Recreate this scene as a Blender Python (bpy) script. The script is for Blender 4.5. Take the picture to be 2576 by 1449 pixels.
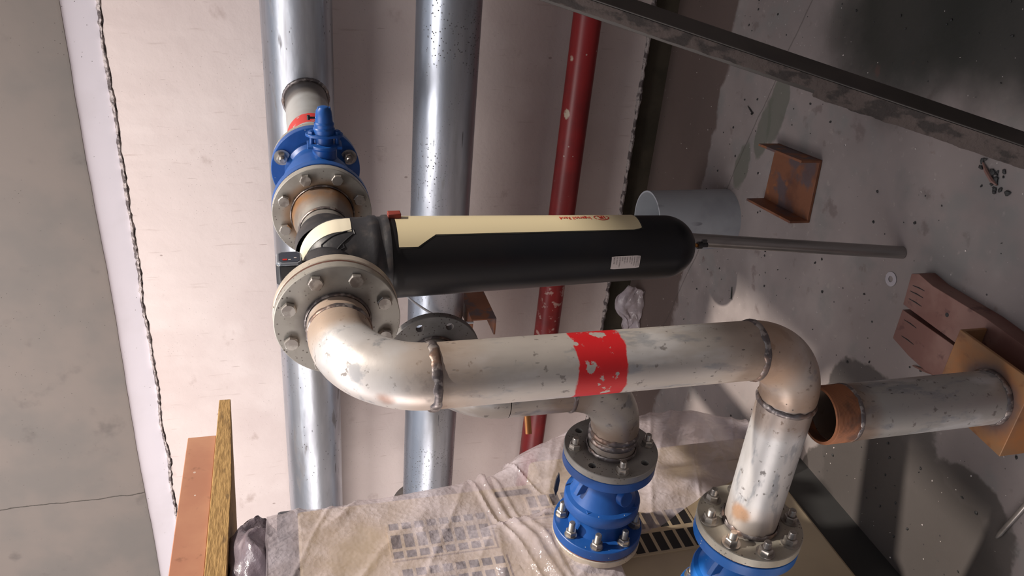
import bpy, bmesh, math, random
from mathutils import Vector, Matrix, noise
from math import pi, sin, cos, radians

random.seed(7)
for o in list(bpy.data.objects):
    bpy.data.objects.remove(o)
S = bpy.context.scene
COL = S.collection

# ------------------------------------------------------------------ camera
cam = bpy.data.cameras.new('camera')
cam.sensor_width = 36.0
cam.lens = 2010.7 / 2576 * 36
cam.clip_start = 0.02
co = bpy.data.objects.new('camera', cam)
COL.objects.link(co)
R0 = Vector((0.0843458, -0.25675777, -0.96278826))      # image right, in world
R1 = Vector((-0.87726607, -0.47734628, 0.05044583))     # image down
R2 = Vector((-0.47253575, 0.84036657, -0.26550703))     # view direction
M = Matrix((R0, -R1, -R2)).transposed().to_4x4()
M.translation = (0, 0, 1.57)
co.matrix_world = M
S.camera = co

# ------------------------------------------------------------------ world, sun, lamps, exposure
S.view_settings.view_transform = 'Standard'
S.view_settings.look = 'None'
S.view_settings.gamma = 1
S.view_settings.exposure = 0.0
S.view_settings.use_curve_mapping = False
w = bpy.data.worlds.new('world')
S.world = w
w.use_nodes = True
wn = w.node_tree.nodes
wl = w.node_tree.links
bg = wn['Background']
tc = wn.new('ShaderNodeTexCoord')
sx = wn.new('ShaderNodeSeparateXYZ')
rp = wn.new('ShaderNodeValToRGB')
wl.new(tc.outputs['Generated'], sx.inputs[0])
mr = wn.new('ShaderNodeMapRange')
mr.inputs[1].default_value = -0.3
mr.inputs[2].default_value = 1.0
wl.new(sx.outputs[2], mr.inputs[0])
wl.new(mr.outputs[0], rp.inputs[0])
e = rp.color_ramp.elements
e[0].position = 0.1
e[0].color = (0.10, 0.085, 0.08, 1)
e[1].position = 0.75
e[1].color = (0.62, 0.68, 0.80, 1)
wl.new(rp.outputs[0], bg.inputs[0])
bg.inputs[1].default_value = 0.48

def lamp(name, kind, loc, target, energy, color, size=1.0, size_y=None, angle=None):
    d = bpy.data.lights.new(name, kind)
    d.energy = energy
    d.color = color
    if kind == 'AREA':
        d.shape = 'RECTANGLE'
        d.size = size
        d.size_y = size_y or size
    if angle is not None:
        d.angle = angle
    o = bpy.data.objects.new(name, d)
    COL.objects.link(o)
    o.location = loc
    o.rotation_euler = (Vector(target) - Vector(loc)).to_track_quat('-Z', 'Y').to_euler()
    return o

sd = Vector((0.55, 0.16, 0.82))
lamp('sun', 'SUN', sd * 10, (0, 0, 0), 4.4, (1.0, 0.90, 0.80), angle=radians(1.5))
# added area lamps, soft daylight fill from above and from the left
lamp('overhead_daylight_fill', 'AREA', (-1.9, 1.1, 3.3), (-2.0, 3.05, 1.7), 70, (1.0, 0.93, 0.90), 2.8, 1.2)
lamp('left_daylight_fill', 'AREA', (-4.2, -0.9, 2.2), (-1.9, 2.8, 1.3), 120, (1.0, 0.90, 0.86), 2.0, 2.0)

# ------------------------------------------------------------------ materials
def sock(nt, v, dst):
    if isinstance(v, (int, float)):
        dst.default_value = v
    elif isinstance(v, tuple):
        dst.default_value = (v[0], v[1], v[2], 1) if len(dst.default_value) == 4 else v[:3]
    else:
        nt.links.new(v, dst)

def math_n(nt, op, a, b=0.0, clamp=False):
    n = nt.nodes.new('ShaderNodeMath')
    n.operation = op
    n.use_clamp = clamp
    sock(nt, a, n.inputs[0])
    sock(nt, b, n.inputs[1])
    return n.outputs[0]

def mapr(nt, v, a, b, c=0.0, d=1.0):
    n = nt.nodes.new('ShaderNodeMapRange')
    n.interpolation_type = 'SMOOTHSTEP'
    nt.links.new(v, n.inputs[0])
    for i, k in enumerate((a, b, c, d)):
        n.inputs[i + 1].default_value = k
    return n.outputs[0]

def mixc(nt, f, a, b):
    n = nt.nodes.new('ShaderNodeMix')
    n.data_type = 'RGBA'
    sock(nt, f, n.inputs[0])
    sock(nt, a, n.inputs[6])
    sock(nt, b, n.inputs[7])
    return n.outputs[2]

class Mt:
    """a procedural material in world-space coordinates (nothing here moves)"""
    def __init__(s, name, base, metal=0.0, rough=0.5, spec=0.5, coat=0.0):
        s.m = bpy.data.materials.new(name)
        s.m.use_nodes = True
        s.nt = s.m.node_tree
        s.bs = s.nt.nodes['Principled BSDF']
        s.bs.inputs['Metallic'].default_value = metal
        s.bs.inputs['Roughness'].default_value = rough
        s.bs.inputs['Specular IOR Level'].default_value = spec
        s.bs.inputs['Coat Weight'].default_value = coat
        s.geo = s.nt.nodes.new('ShaderNodeNewGeometry')
        s.pos = s.geo.outputs['Position']
        s.col = base
        s.met = metal
        s.rgh = rough
        s.hgt = None
        s.seed = random.random() * 20
    def vec(s, stretch=(1, 1, 1)):
        n = s.nt.nodes.new('ShaderNodeMapping')
        n.inputs['Scale'].default_value = stretch
        n.inputs['Location'].default_value = (s.seed, s.seed * .7, -s.seed)
        s.seed += 1.37
        s.nt.links.new(s.pos, n.inputs[0])
        return n.outputs[0]
    def noise(s, scale, detail=4, stretch=(1, 1, 1), rough=0.55, dist=0.0):
        n = s.nt.nodes.new('ShaderNodeTexNoise')
        n.inputs['Scale'].default_value = scale
        n.inputs['Detail'].default_value = detail
        n.inputs['Roughness'].default_value = rough
        n.inputs['Distortion'].default_value = dist
        s.nt.links.new(s.vec(stretch), n.inputs['Vector'])
        return n.outputs[0]
    def voro(s, scale, stretch=(1, 1, 1), feat='F1', rnd=1.0):
        n = s.nt.nodes.new('ShaderNodeTexVoronoi')
        n.feature = feat
        n.inputs['Scale'].default_value = scale
        n.inputs['Randomness'].default_value = rnd
        s.nt.links.new(s.vec(stretch), n.inputs['Vector'])
        return n.outputs['Distance']
    def lay(s, mask, color, amt=1.0, rough=None, metal=None):
        f = math_n(s.nt, 'MULTIPLY', mask, amt, True)
        s.col = mixc(s.nt, f, s.col, color)
        for key, v in (('rgh', rough), ('met', metal)):
            if v is not None:
                n = s.nt.nodes.new('ShaderNodeMix')
                sock(s.nt, f, n.inputs[0])
                sock(s.nt, getattr(s, key), n.inputs[2])
                n.inputs[3].default_value = v
                setattr(s, key, n.outputs[0])
        return s
    def blotch(s, color, scale=3, lo=.45, hi=.65, amt=.6, stretch=(1, 1, 1), detail=4, **k):
        return s.lay(mapr(s.nt, s.noise(scale, detail, stretch), lo, hi), color, amt, **k)
    def specks(s, color, scale=60, size=.12, amt=.9, stretch=(1, 1, 1), gate=None, **k):
        m = mapr(s.nt, s.voro(scale, stretch), size * .75, size, 1, 0)
        if gate:
            m = math_n(s.nt, 'MULTIPLY', m, mapr(s.nt, s.noise(gate, 3), .45, .6))
        return s.lay(m, color, amt, **k)
    def near(s, pt, r0, r1, color, amt=1.0, wob=0.0, wscale=12, sc=(1, 1, 1), **k):
        n = s.nt.nodes.new('ShaderNodeVectorMath')
        n.operation = 'SUBTRACT'
        s.nt.links.new(s.pos, n.inputs[0])
        n.inputs[1].default_value = pt
        n1 = s.nt.nodes.new('ShaderNodeVectorMath')
        n1.operation = 'MULTIPLY'
        s.nt.links.new(n.outputs[0], n1.inputs[0])
        n1.inputs[1].default_value = sc
        n2 = s.nt.nodes.new('ShaderNodeVectorMath')
        n2.operation = 'LENGTH'
        s.nt.links.new(n1.outputs[0], n2.inputs[0])
        d = n2.outputs['Value']
        if wob:
            d = math_n(s.nt, 'ADD', d, math_n(s.nt, 'MULTIPLY', math_n(s.nt, 'SUBTRACT', s.noise(wscale, 5), .5), wob))
        return s.lay(mapr(s.nt, d, r0, r1, 1, 0), color, amt, **k)
    def axis(s, ax):
        n = s.nt.nodes.new('ShaderNodeSeparateXYZ')
        s.nt.links.new(s.pos, n.inputs[0])
        return n.outputs[ax]
    def band(s, ax, a, b, color, soft=.002, wob=.01, wscale=40, amt=1.0, chips=0.0, **k):
        v = s.axis(ax)
        v = math_n(s.nt, 'ADD', v, math_n(s.nt, 'MULTIPLY', math_n(s.nt, 'SUBTRACT', s.noise(wscale, 4), .5), wob))
        m = math_n(s.nt, 'MULTIPLY', mapr(s.nt, v, a - soft, a + soft), mapr(s.nt, v, b - soft, b + soft, 1, 0))
        if chips:
            m = math_n(s.nt, 'MULTIPLY', m, mapr(s.nt, s.noise(35, 5), chips - .02, chips + .02, 0, 1))
        return s.lay(m, color, amt, **k)
    def bump(s, h, strength=.3, dist=.002):
        n = s.nt.nodes.new('ShaderNodeBump')
        n.inputs['Strength'].default_value = strength
        n.inputs['Distance'].default_value = dist
        s.nt.links.new(h, n.inputs['Height'])
        if s.hgt is not None:
            s.nt.links.new(s.hgt, n.inputs['Normal'])
        s.hgt = n.outputs[0]
        return s
    def done(s):
        sock(s.nt, s.col, s.bs.inputs['Base Color'])
        sock(s.nt, s.met, s.bs.inputs['Metallic'])
        sock(s.nt, s.rgh, s.bs.inputs['Roughness'])
        if s.hgt is not None:
            s.nt.links.new(s.hgt, s.bs.inputs['Normal'])
        return s.m

def galv(name, axis_stretch, base=(.50, .53, .58)):
    g = Mt(name, base, metal=.85, rough=.34)
    g.blotch((.30, .31, .34), 5, .4, .7, .7, axis_stretch, rough=.5)
    g.blotch((.72, .76, .82), 9, .55, .75, .6, axis_stretch)
    g.blotch((.16, .14, .13), 14, .62, .74, .7, axis_stretch, metal=.2, rough=.7)
    return g

def scr(g, st, color=(.05, .045, .045), sc=30, size=.09, amt=.85, gate=7):
    g.specks(color, sc, size, amt, st, gate, metal=.1, rough=.8)
    return g

gA = galv('galvanised_header', (.35, 1.6, 1.6))
scr(gA, (.18, 2.2, 2.2), sc=22, size=.13, gate=3)
scr(gA, (.6, 1.2, 1.2), sc=60, size=.16, gate=6)
gA.blotch((.22, .21, .21), 3, .5, .62, .6, (.2, 2.5, 2.5), 6, rough=.55)
gA.bump(gA.noise(22, 4, (.5, 1, 1)), .25, .004)
galvA = gA.done()
gB = galv('galvanised_lower_header', (.35, 1.6, 1.6), (.52, .56, .63))
scr(gB, (.18, 2.2, 2.2), sc=22, size=.14, gate=3)
gB.blotch((.26, .27, .29), 3, .5, .62, .5, (.2, 2.5, 2.5), 6, rough=.5)
scr(gB, (1, 1, 1), sc=90, size=.25, gate=5)
gB.bump(gB.noise(20, 4, (.5, 1, 1)), .25, .004)
galvB = gB.done()

g = Mt('galvanised_branch', (.46, .47, .47), .45, .45)
g.blotch((.33, .31, .29), 8, .4, .7, .6)
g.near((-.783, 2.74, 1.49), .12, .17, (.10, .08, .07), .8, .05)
g.band(1, 2.30, 2.385, (.52, .035, .03), wob=.03, wscale=18, chips=.40, metal=0., rough=.5)
branch_m = g.done()

def pale_pipe(name, st, tints, bands=(), base=(.52, .48, .44)):
    g = Mt(name, base, .35, .42)
    g.blotch((.36, .33, .31), 6, .42, .68, .65, st)
    g.blotch((.68, .68, .69), 10, .50, .66, .55, st)
    g.blotch((.20, .22, .25), 26, .54, .66, .55, st, 7, rough=.6)
    g.blotch((.13, .11, .10), 60, .62, .70, .7, (1, 1, 1), 4, rough=.7)
    for pt, r0, r1, c, a in tints:
        g.near(pt, r0, r1, c, a, .05, 10)
    for b in bands:
        g.band(*b[0], **b[1])
    g.specks((.07, .06, .055), 55, .13, .8, st, 9, metal=.1, rough=.8)
    g.bump(g.noise(60, 4), .12, .002)
    return g.done()

brown = (.22, .14, .09)
tan_ = (.50, .36, .26)
pipe1_m = pale_pipe('weathered_riser_pipe', (1.4, 1.4, .5),
    [((-.783, 1.103, 1.36), .06, .14, tan_, .5), ((-.783, 1.103, 1.35), .055, .075, brown, .5),
     ((-.783, 1.103, .745), .06, .13, tan_, .5), ((-.80, 1.10, .74), .057, .08, brown, .5)],
    [(((2, 1.013, 1.106, (.50, .012, .016))), dict(wob=.016, wscale=45, chips=.38, metal=0., rough=.42))])
elbow_hi_m = pale_pipe('weathered_upper_elbow', (1, 1, 1),
    [((-.783, 1.25, 1.49), .06, .09, tan_, .8), ((-.783, 1.103, 1.35), .06, .09, tan_, .45), ((-.80, 1.05, 1.44), .015, .03, (.30, .12, .06), .7)],
    base=(.64, .60, .57))
elbow_lo_m = pale_pipe('weathered_lower_elbow', (1, 1, 1),
    [((-.783, 1.103, .73), .06, .12, (.45, .29, .19), .8), ((-.91, 1.103, .62), .06, .11, (.33, .22, .15), .8)], base=(.42, .37, .33))
run3_m = pale_pipe('pale_outlet_pipe', (.5, 1.4, 1.4),
    [((-1.185, 1.08, .675), .01, .03, (.50, .24, .09), .8), ((-.92, 1.103, .62), .06, .09, brown, .7), ((-1.23, 1.103, .62), .052, .10, tan_, .45)], base=(.55, .54, .53))
run2_m = pale_pipe('grey_inner_pipe', (1.4, 1.4, .5),
    [((-1.055, 1.40, .98), .06, .09, brown, .6), ((-1.19, 1.4, .835), .06, .09, brown, .7)], base=(.44, .40, .36))
post_m = pale_pipe('grey_support_post', (1.4, 1.4, .5),
    [((-.942, 1.0815, .49), .058, .085, brown, .8)], base=(.38, .37, .35))

def flange_mat(name, base=(.40, .37, .33), tint=None):
    g = Mt(name, base, .35, .45)
    g.blotch((base[0] * .6, base[1] * .58, base[2] * .55), 14, .42, .68, .6)
    if tint:
        g.near(tint[0], tint[1], tint[2], tint[3], .8, .02, 20)
    g.specks((.06, .04, .035), 120, .22, .85, (1, 1, 1), 12, rough=.8)
    g.bump(g.noise(90, 3), .1, .001)
    return g.done()
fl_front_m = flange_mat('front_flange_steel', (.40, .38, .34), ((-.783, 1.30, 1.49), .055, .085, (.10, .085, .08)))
fl_back_m = flange_mat('valve_flange_steel', (.42, .40, .36), ((-.783, 1.80, 1.49), .075, .10, (.30, .17, .08)))
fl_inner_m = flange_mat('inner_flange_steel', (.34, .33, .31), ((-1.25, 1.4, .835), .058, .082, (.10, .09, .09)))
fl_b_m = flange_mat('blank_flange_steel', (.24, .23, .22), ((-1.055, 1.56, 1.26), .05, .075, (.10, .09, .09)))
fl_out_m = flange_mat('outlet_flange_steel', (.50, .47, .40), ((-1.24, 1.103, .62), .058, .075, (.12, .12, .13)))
cream_fl_m = flange_mat('cream_painted_flange', (.62, .55, .46))

g = Mt('zinc_bolt', (.50, .47, .43), .75, .36)
g.blotch((.24, .21, .19), 40, .45, .6, .7)
bolt_m = g.done()
g = Mt('weld_bead', (.15, .13, .13), .6, .42)
g.blotch((.42, .38, .36), 60, .5, .6, .8)
g.blotch((.25, .13, .07), 20, .5, .65, .5, metal=.3)
g.bump(g.noise(60, 3), .35, .003)
weld_m = g.done()
g = Mt('red_gasket', (.24, .035, .022), 0, .7)
g.blotch((.40, .28, .24), 60, .58, .62, .8)
gasket_m = g.done()

def blue_mat(name, base, dk):
    g = Mt(name, base, 0, .42, .5)
    g.blotch(dk, 9, .42, .7, .5)
    g.specks((.55, .55, .52), 45, .07, .9, (1, 1, 1))
    g.bump(g.noise(70, 4), .25, .0015)
    return g.done()
blue_m = blue_mat('blue_valve_enamel', (.012, .085, .32), (.006, .045, .20))
blue2_m = blue_mat('bright_blue_valve_enamel', (.008, .14, .50), (.004, .07, .30))

g = Mt('black_cast_head', (.030, .030, .034), .0, .42)
g.blotch((.075, .065, .062), 30, .5, .7, .7)
g.bump(g.noise(160, 4), .25, .0012)
head_m = g.done()
g = Mt('black_bowl_paint', (.007, .008, .011), 0, .40, .35)
g.blotch((.012, .011, .012), 4, .45, .65, .8)
bowl_m = g.done()
cream_m = Mt('cream_badge_film', (.74, .64, .41), 0, .35).done()
cream2_m = Mt('pale_badge_film', (.84, .77, .60), 0, .35).done()
redink_m = Mt('red_badge_print', (.55, .02, .012), 0, .4).done()
label_m = Mt('white_label_film', (.60, .54, .52), 0, .45).done()
ink_m = Mt('black_label_print', (.03, .02, .02), 0, .5).done()
black_m = Mt('black_plastic', (.015, .015, .018), 0, .32).done()
dkline_m = Mt('dark_badge_border', (.02, .022, .02), 0, .4).done()
chrome_m = Mt('clear_grey_lens', (.30, .32, .36), .3, .12).done()
brass_m = Mt('brass_fitting', (.45, .20, .05), .9, .3).done()
copper_m = Mt('rusty_brass_plug', (.42, .17, .05), .5, .45).done()
grey_wire_m = Mt('grey_wire', (.50, .52, .55), .5, .35).done()

g = Mt('red_fire_paint', (.25, .012, .014), 0, .40)
g.blotch((.15, .010, .012), 5, .4, .65, .8)
for p_, r_ in (((-0.65, 2.85, 0.524), .022), ((-0.855, 2.85, 0.514), .019), ((-1.035, 2.85, 0.518), .012)):
    g.near(p_, r_ * .8, r_, (.55, .47, .36), 1, .02, 30, (.7, .5, 1.3))
g.band(0, -2.05, -1.62, (.50, .34, .30), wob=.1, amt=.75, chips=.60)
g.specks((.5, .4, .36), 26, .10, .8, (1, 1, 1), 6)
red_m = g.done()

g = Mt('orange_primer_steel', (.40, .155, .045), .1, .5)
g.blotch((.26, .15, .075), 6, .42, .62, .8)
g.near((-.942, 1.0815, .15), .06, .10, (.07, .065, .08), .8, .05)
g.blotch((.16, .06, .03), 22, .55, .7, .6)
primer_m = g.done()
g = Mt('rusty_channel', (.22, .085, .042), .1, .62)
g.blotch((.085, .075, .09), 12, .48, .60, .8)
g.blotch((.36, .13, .04), 20, .6, .7, .7)
g.blotch((.10, .035, .02), 9, .5, .7, .6)
g.bump(g.noise(70, 5), .3, .002)
rust_m = g.done()
g = Mt('film_faced_plywood', (.17, .075, .06), 0, .5)
g.blotch((.26, .15, .125), 6, .45, .65, .7, (1, 1, 1))
g.blotch((.08, .03, .028), 30, .6, .7, .6)
ply_m = g.done()
g = Mt('plywood_edge', (.26, .16, .11), 0, .8)
g.blotch((.12, .07, .05), 30, .4, .6, .7, (.4, .4, 6))
plyedge_m = g.done()
g = Mt('copper_brown_board', (.42, .19, .115), 0, .45)
g.blotch((.55, .29, .17), 4, .4, .65, .7)
g.blotch((.22, .10, .06), 26, .6, .72, .6)
g.specks((.7, .6, .52), 22, .10, .9, (1, 1, 1), 5)
board_m = g.done()
g = Mt('rough_sawn_lumber', (.44, .27, .10), 0, .8)
g.blotch((.26, .15, .05), 60, .42, .6, .8, (2.2, .5, 3))
g.blotch((.12, .07, .03), 18, .6, .7, .7, (2, .6, 2))
g.bump(g.noise(80, 4, (2, .4, 3)), .6, .004)
lumber_m = g.done()
g = Mt('white_plastic_pipe', (.36, .38, .41), 0, .45)
g.specks((.08, .08, .09), 14, .14, .8, (1.2, 1.2, .35), 6)
g.blotch((.27, .28, .31), 7, .45, .65, .6)
pvc_m = g.done()
g = Mt('thin_steel_tube', (.30, .28, .27), .6, .32)
g.blotch((.13, .12, .12), 20, .5, .7, .7, (1, 1, .2))
tube_m = g.done()
g = Mt('machine_cream_paint', (.56, .46, .31), 0, .38)
g.blotch((.48, .39, .27), 4, .45, .65, .6)
machine_m = g.done()
vent_m = Mt('vent_black', (.02, .02, .022), 0, .6).done()
dark_m = Mt('dark_plinth', (.03, .03, .03), 0, .6).done()

g = Mt('dark_painted_beam', (.055, .047, .042), .1, .42)
g.blotch((.035, .03, .03), 12, .4, .7, .6)
beam_m = g.done()
g = Mt('muddy_beam_side', (.085, .065, .058), 0, .85)
g.blotch((.03, .024, .022), 45, .48, .58, .9, (.6, .6, .25))
g.bump(g.noise(60, 5), .8, .006)
mud_m = g.done()

# wrap film
g = Mt('bubble_wrap_film', (.76, .69, .75), 0, .12, 1.0)
g.blotch((.58, .50, .51), 5, .42, .62, .8)
g.bump(g.noise(120, 2), .35, .004)
g.bump(g.voro(75), .38, .004)
g.bump(g.noise(6, 3, (1, 1, .5), .5, 1.2), .6, .035)
wrap_m = g.done()
nt = wrap_m.node_tree
out = nt.nodes['Material Output']
tr = nt.nodes.new('ShaderNodeBsdfTransparent')
tr.inputs[0].default_value = (.99, .975, .975, 1)
mx = nt.nodes.new('ShaderNodeMixShader')
mp = nt.nodes.new('ShaderNodeMapRange')
nt.links.new(g.noise(6, 3), mp.inputs[0])
mp.inputs[1].default_value = .35
mp.inputs[2].default_value = .65
mp.inputs[3].default_value = .30
mp.inputs[4].default_value = .68
nt.links.new(mp.outputs[0], mx.inputs[0])
nt.links.new(tr.outputs[0], mx.inputs[1])
tl = nt.nodes.new('ShaderNodeBsdfTranslucent')
tl.inputs[0].default_value = (.62, .54, .54, 1)
mx2 = nt.nodes.new('ShaderNodeMixShader')
mx2.inputs[0].default_value = .2
nt.links.new(g.bs.outputs[0], mx2.inputs[1])
nt.links.new(tl.outputs[0], mx2.inputs[2])
nt.links.new(mx2.outputs[0], mx.inputs[2])
nt.links.new(mx.outputs[0], out.inputs['Surface'])

# wall and floor
g = Mt('pink_plaster_wall', (.66, .575, .545), 0, .75, .3)
g.blotch((.58, .49, .465), 1.6, .4, .7, .7)
g.blotch((.72, .64, .61), 3.2, .5, .7, .5)
g.blotch((.34, .25, .22), 6, .62, .76, .6, (1, 1, 1.4), 7)
g.blotch((.40, .31, .28), 22, .62, .72, .35, (2.5, 1, .3), 5)
g.specks((.20, .13, .11), 9, .05, .6, (1, 1, .7), 3)
g.specks((.22, .14, .12), 16, .07, .5, (3.0, 1, .22), 2.5)
g.specks((.16, .11, .10), 70, .10, .6, (1, 1, 1), 6)
g.bump(g.noise(9, 7), .45, .012)
wall_m = g.done()
g = Mt('smooth_cement_band', (.80, .77, .83), 0, .7, .3)
g.blotch((.72, .69, .73), 4, .45, .7, .6)
g.specks((.10, .09, .09), 40, .08, .8, (1, 1, 1), 7)
band_m = g.done()
g = Mt('rough_broken_plaster', (.58, .52, .50), 0, .9, .2)
g.blotch((.12, .10, .10), 26, .46, .56, .9)
g.bump(g.noise(60, 5), 1, .02)
rough_m = g.done()
g = Mt('grey_cement_render', (.195, .170, .153), 0, .8, .3)
g.blotch((.155, .145, .135), 2.6, .4, .65, .8)
g.blotch((.10, .09, .085), 7, .58, .75, .6)
g.specks((.05, .045, .04), 50, .09, .8, (1, 1, 1), 5)
# hairline crack running up the render
v = g.axis(0)
wob = math_n(g.nt, 'MULTIPLY', math_n(g.nt, 'SUBTRACT', g.noise(5, 5), .5), .06)
cr = math_n(g.nt, 'ABSOLUTE', math_n(g.nt, 'SUBTRACT', math_n(g.nt, 'ADD', v, wob), -2.62))
g.lay(mapr(g.nt, cr, .0012, .004, 1, 0), (.04, .035, .03), .85)
g.bump(g.noise(8, 6), .2, .01)
render_m = g.done()
g = Mt('olive_recess', (.045, .038, .026), 0, .7, .3)  # very dark olive base, blotched slightly lighter
g.blotch((.075, .060, .042), 6, .45, .65, .7)
recess_m = g.done()
g = Mt('concrete_floor', (.29, .25, .24), 0, .58, .35)
g.blotch((.19, .165, .16), 1.7, .38, .66, .8)
g.blotch((.36, .315, .30), 3.3, .5, .72, .6)
g.blotch((.19, .195, .19), 6, .5, .66, .5)
g.blotch((.12, .085, .08), 13, .62, .72, .5, detail=7)
g.blotch((.40, .35, .32), 40, .62, .72, .4, detail=6)
# brown strip at the foot of the wall
v = g.axis(1)
v = math_n(g.nt, 'ADD', v, math_n(g.nt, 'MULTIPLY', math_n(g.nt, 'SUBTRACT', g.noise(7, 5), .5), .16))
g.lay(mapr(g.nt, v, 2.625, 2.65), (.105, .075, .066), .92)
g.lay(mapr(g.nt, v, 2.57, 2.66), (.30, .26, .245), .0)
# wet greenish streaks
for p_, r_, sc_ in (((-.63, 2.27, 0), .07, (.55, 1.6, 1)), ((-.74, 2.32, 0), .05, (.5, 1.5, 1)), ((-.90, 2.40, 0), .05, (.6, 1.3, 1))):
    g.near(p_, r_, r_ + .012, (.125, .13, .105), .8, .09, 8, sc_)
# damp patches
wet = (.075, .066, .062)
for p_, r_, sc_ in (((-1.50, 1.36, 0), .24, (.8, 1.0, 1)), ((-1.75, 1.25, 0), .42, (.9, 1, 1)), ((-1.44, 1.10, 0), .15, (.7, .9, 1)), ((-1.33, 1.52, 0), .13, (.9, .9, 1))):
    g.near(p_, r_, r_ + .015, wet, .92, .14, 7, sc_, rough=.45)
for p_, r_, a_ in (((-.22, 1.80, 0), .27, .92), ((-.20, 1.5, 0), .24, .9), ((.1, 2.0, 0), .3, .8), ((-.33, 2.02, 0), .10, .6)):  # greenish-black stain with the shade on this side of the floor painted in
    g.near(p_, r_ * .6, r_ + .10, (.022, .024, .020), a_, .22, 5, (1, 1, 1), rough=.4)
g.blotch((.12, .06, .05), 11, .68, .78, .6)
g.specks((.03, .028, .03), 24, .07, .9, (1, 1, 1), 4)
g.specks((.55, .50, .47), 30, .06, .8, (1, 1, 1), 5)
# joint lines
for a_, b_, c_ in ((1, .33, 2.55), (.9, -.5, .35)):
    n1 = math_n(g.nt, 'ADD', math_n(g.nt, 'MULTIPLY', g.axis(1), a_), math_n(g.nt, 'MULTIPLY', g.axis(0), b_))
    n1 = math_n(g.nt, 'ADD', n1, math_n(g.nt, 'MULTIPLY', g.noise(4, 4), .04))
    g.lay(mapr(g.nt, math_n(g.nt, 'ABSOLUTE', math_n(g.nt, 'SUBTRACT', n1, c_ - .4)), .001, .004, 1, 0), (.07, .06, .055), .6)
g.bump(g.noise(12, 6), .2, .01)
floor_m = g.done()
far_m = Mt('sun_blocker_cement', (.30, .27, .25), 0, .8).done()

# ------------------------------------------------------------------ mesh helpers
def wloc(p):
    v = Vector((0, 0, 0))
    while p is not None:
        v += p.location
        p = p.parent
    return v

def build(name, bm, mat, parent=None, loc=None, smooth=38, bev=0.0):
    """links the bmesh (in world coordinates) as one object under its parent"""
    base = wloc(parent)
    here = Vector(loc) if loc is not None else (base if parent else Vector((0, 0, 0)))
    for v in bm.verts:
        v.co -= here
    bmesh.ops.recalc_face_normals(bm, faces=bm.faces[:])
    me = bpy.data.meshes.new(name)
    bm.to_mesh(me)
    bm.free()
    me.materials.append(mat)
    if smooth:
        me.shade_smooth()
        me.set_sharp_from_angle(angle=radians(smooth))
    o = bpy.data.objects.new(name, me)
    COL.objects.link(o)
    o.parent = parent
    o.location = here - base
    if bev:
        md = o.modifiers.new('bevel', 'BEVEL')
        md.width = bev
        md.segments = 2
        md.limit_method = 'ANGLE'
    return o

def tag(o, label, cat, group=None):
    o['label'] = label
    o['category'] = cat
    if group:
        o['group'] = group
    return o

def thing(name, label, cat, loc, group=None):
    o = bpy.data.objects.new(name, None)
    o.empty_display_size = .05
    COL.objects.link(o)
    o.location = loc
    return tag(o, label, cat, group)

def struct(name, bm, mat, smooth=30):
    o = build(name, bm, mat, smooth=smooth)
    o['kind'] = 'structure'
    return o

def frame(d):
    d = Vector(d).normalized()
    a = Vector((0, 0, 1)) if abs(d.z) < .9 else Vector((1, 0, 0))
    u = d.cross(a).normalized()
    return d, u, d.cross(u).normalized()

def lathe(bm, prof, org, d, n=64, closed=False):
    """prof: [(radius, height along d)]"""
    d, u, v = frame(d)
    org = Vector(org)
    rings = []
    for r, h in prof:
        c = org + d * h
        if r < 1e-6:
            rings.append([bm.verts.new(c)])
        else:
            rings.append([bm.verts.new(c + (u * cos(2 * pi * k / n) + v * sin(2 * pi * k / n)) * r) for k in range(n)])
    prs = list(zip(rings, rings[1:]))
    if closed:
        prs.append((rings[-1], rings[0]))
    for a, b in prs:
        for k in range(n):
            k2 = (k + 1) % n
            if len(a) == 1 and len(b) == 1:
                break
            if len(a) == 1:
                bm.faces.new((a[0], b[k], b[k2]))
            elif len(b) == 1:
                bm.faces.new((a[k], b[0], a[k2]))
            else:
                bm.faces.new((a[k], b[k], b[k2], a[k2]))
    return bm

def cyl(p0, p1, r, n=48, cap=True, bm=None):
    bm = bm or bmesh.new()
    p0, p1 = Vector(p0), Vector(p1)
    L = (p1 - p0).length
    prof = [(r, 0), (r, L)]
    if cap:
        prof = [(0, 0)] + prof + [(0, L)]
    return lathe(bm, prof, p0, p1 - p0, n)

def disc(c, d, r0, r1, th, n=72, bev=.0015):
    """a flat ring plate whose front face is at c and which goes back by th along d"""
    bm = bmesh.new()
    pr = [(r0, 0), (r1 - bev, 0), (r1, bev), (r1, th - bev), (r1 - bev, th), (r0, th)]
    return lathe(bm, pr, c, d, n, closed=True)

def sweep(bm, pts, rad, n=32, cap=True):
    pts = [Vector(p) for p in pts]
    if not isinstance(rad, (list, tuple)):
        rad = [rad] * len(pts)
    prev = None
    rings = []
    for i, p in enumerate(pts):
        t = (pts[min(i + 1, len(pts) - 1)] - pts[max(i - 1, 0)]).normalized()
        if prev is None:
            _, u, _ = frame(t)
        else:
            u = (prev - t * prev.dot(t)).normalized()
        prev = u
        v = t.cross(u)
        rings.append([bm.verts.new(p + (u * cos(2 * pi * k / n) + v * sin(2 * pi * k / n)) * rad[i]) for k in range(n)])
    for a, b in zip(rings, rings[1:]):
        for k in range(n):
            bm.faces.new((a[k], b[k], b[(k + 1) % n], a[(k + 1) % n]))
    if cap:
        bm.faces.new(rings[0])
        bm.faces.new(rings[-1])
    return bm

def arc(c, a, b, R, n=20):
    """quarter arc about c from direction a to direction b"""
    c, a, b = Vector(c), Vector(a), Vector(b)
    return [c + a * (R * cos(t * pi / 2 / n)) + b * (R * sin(t * pi / 2 / n)) for t in range(n + 1)]

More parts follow.
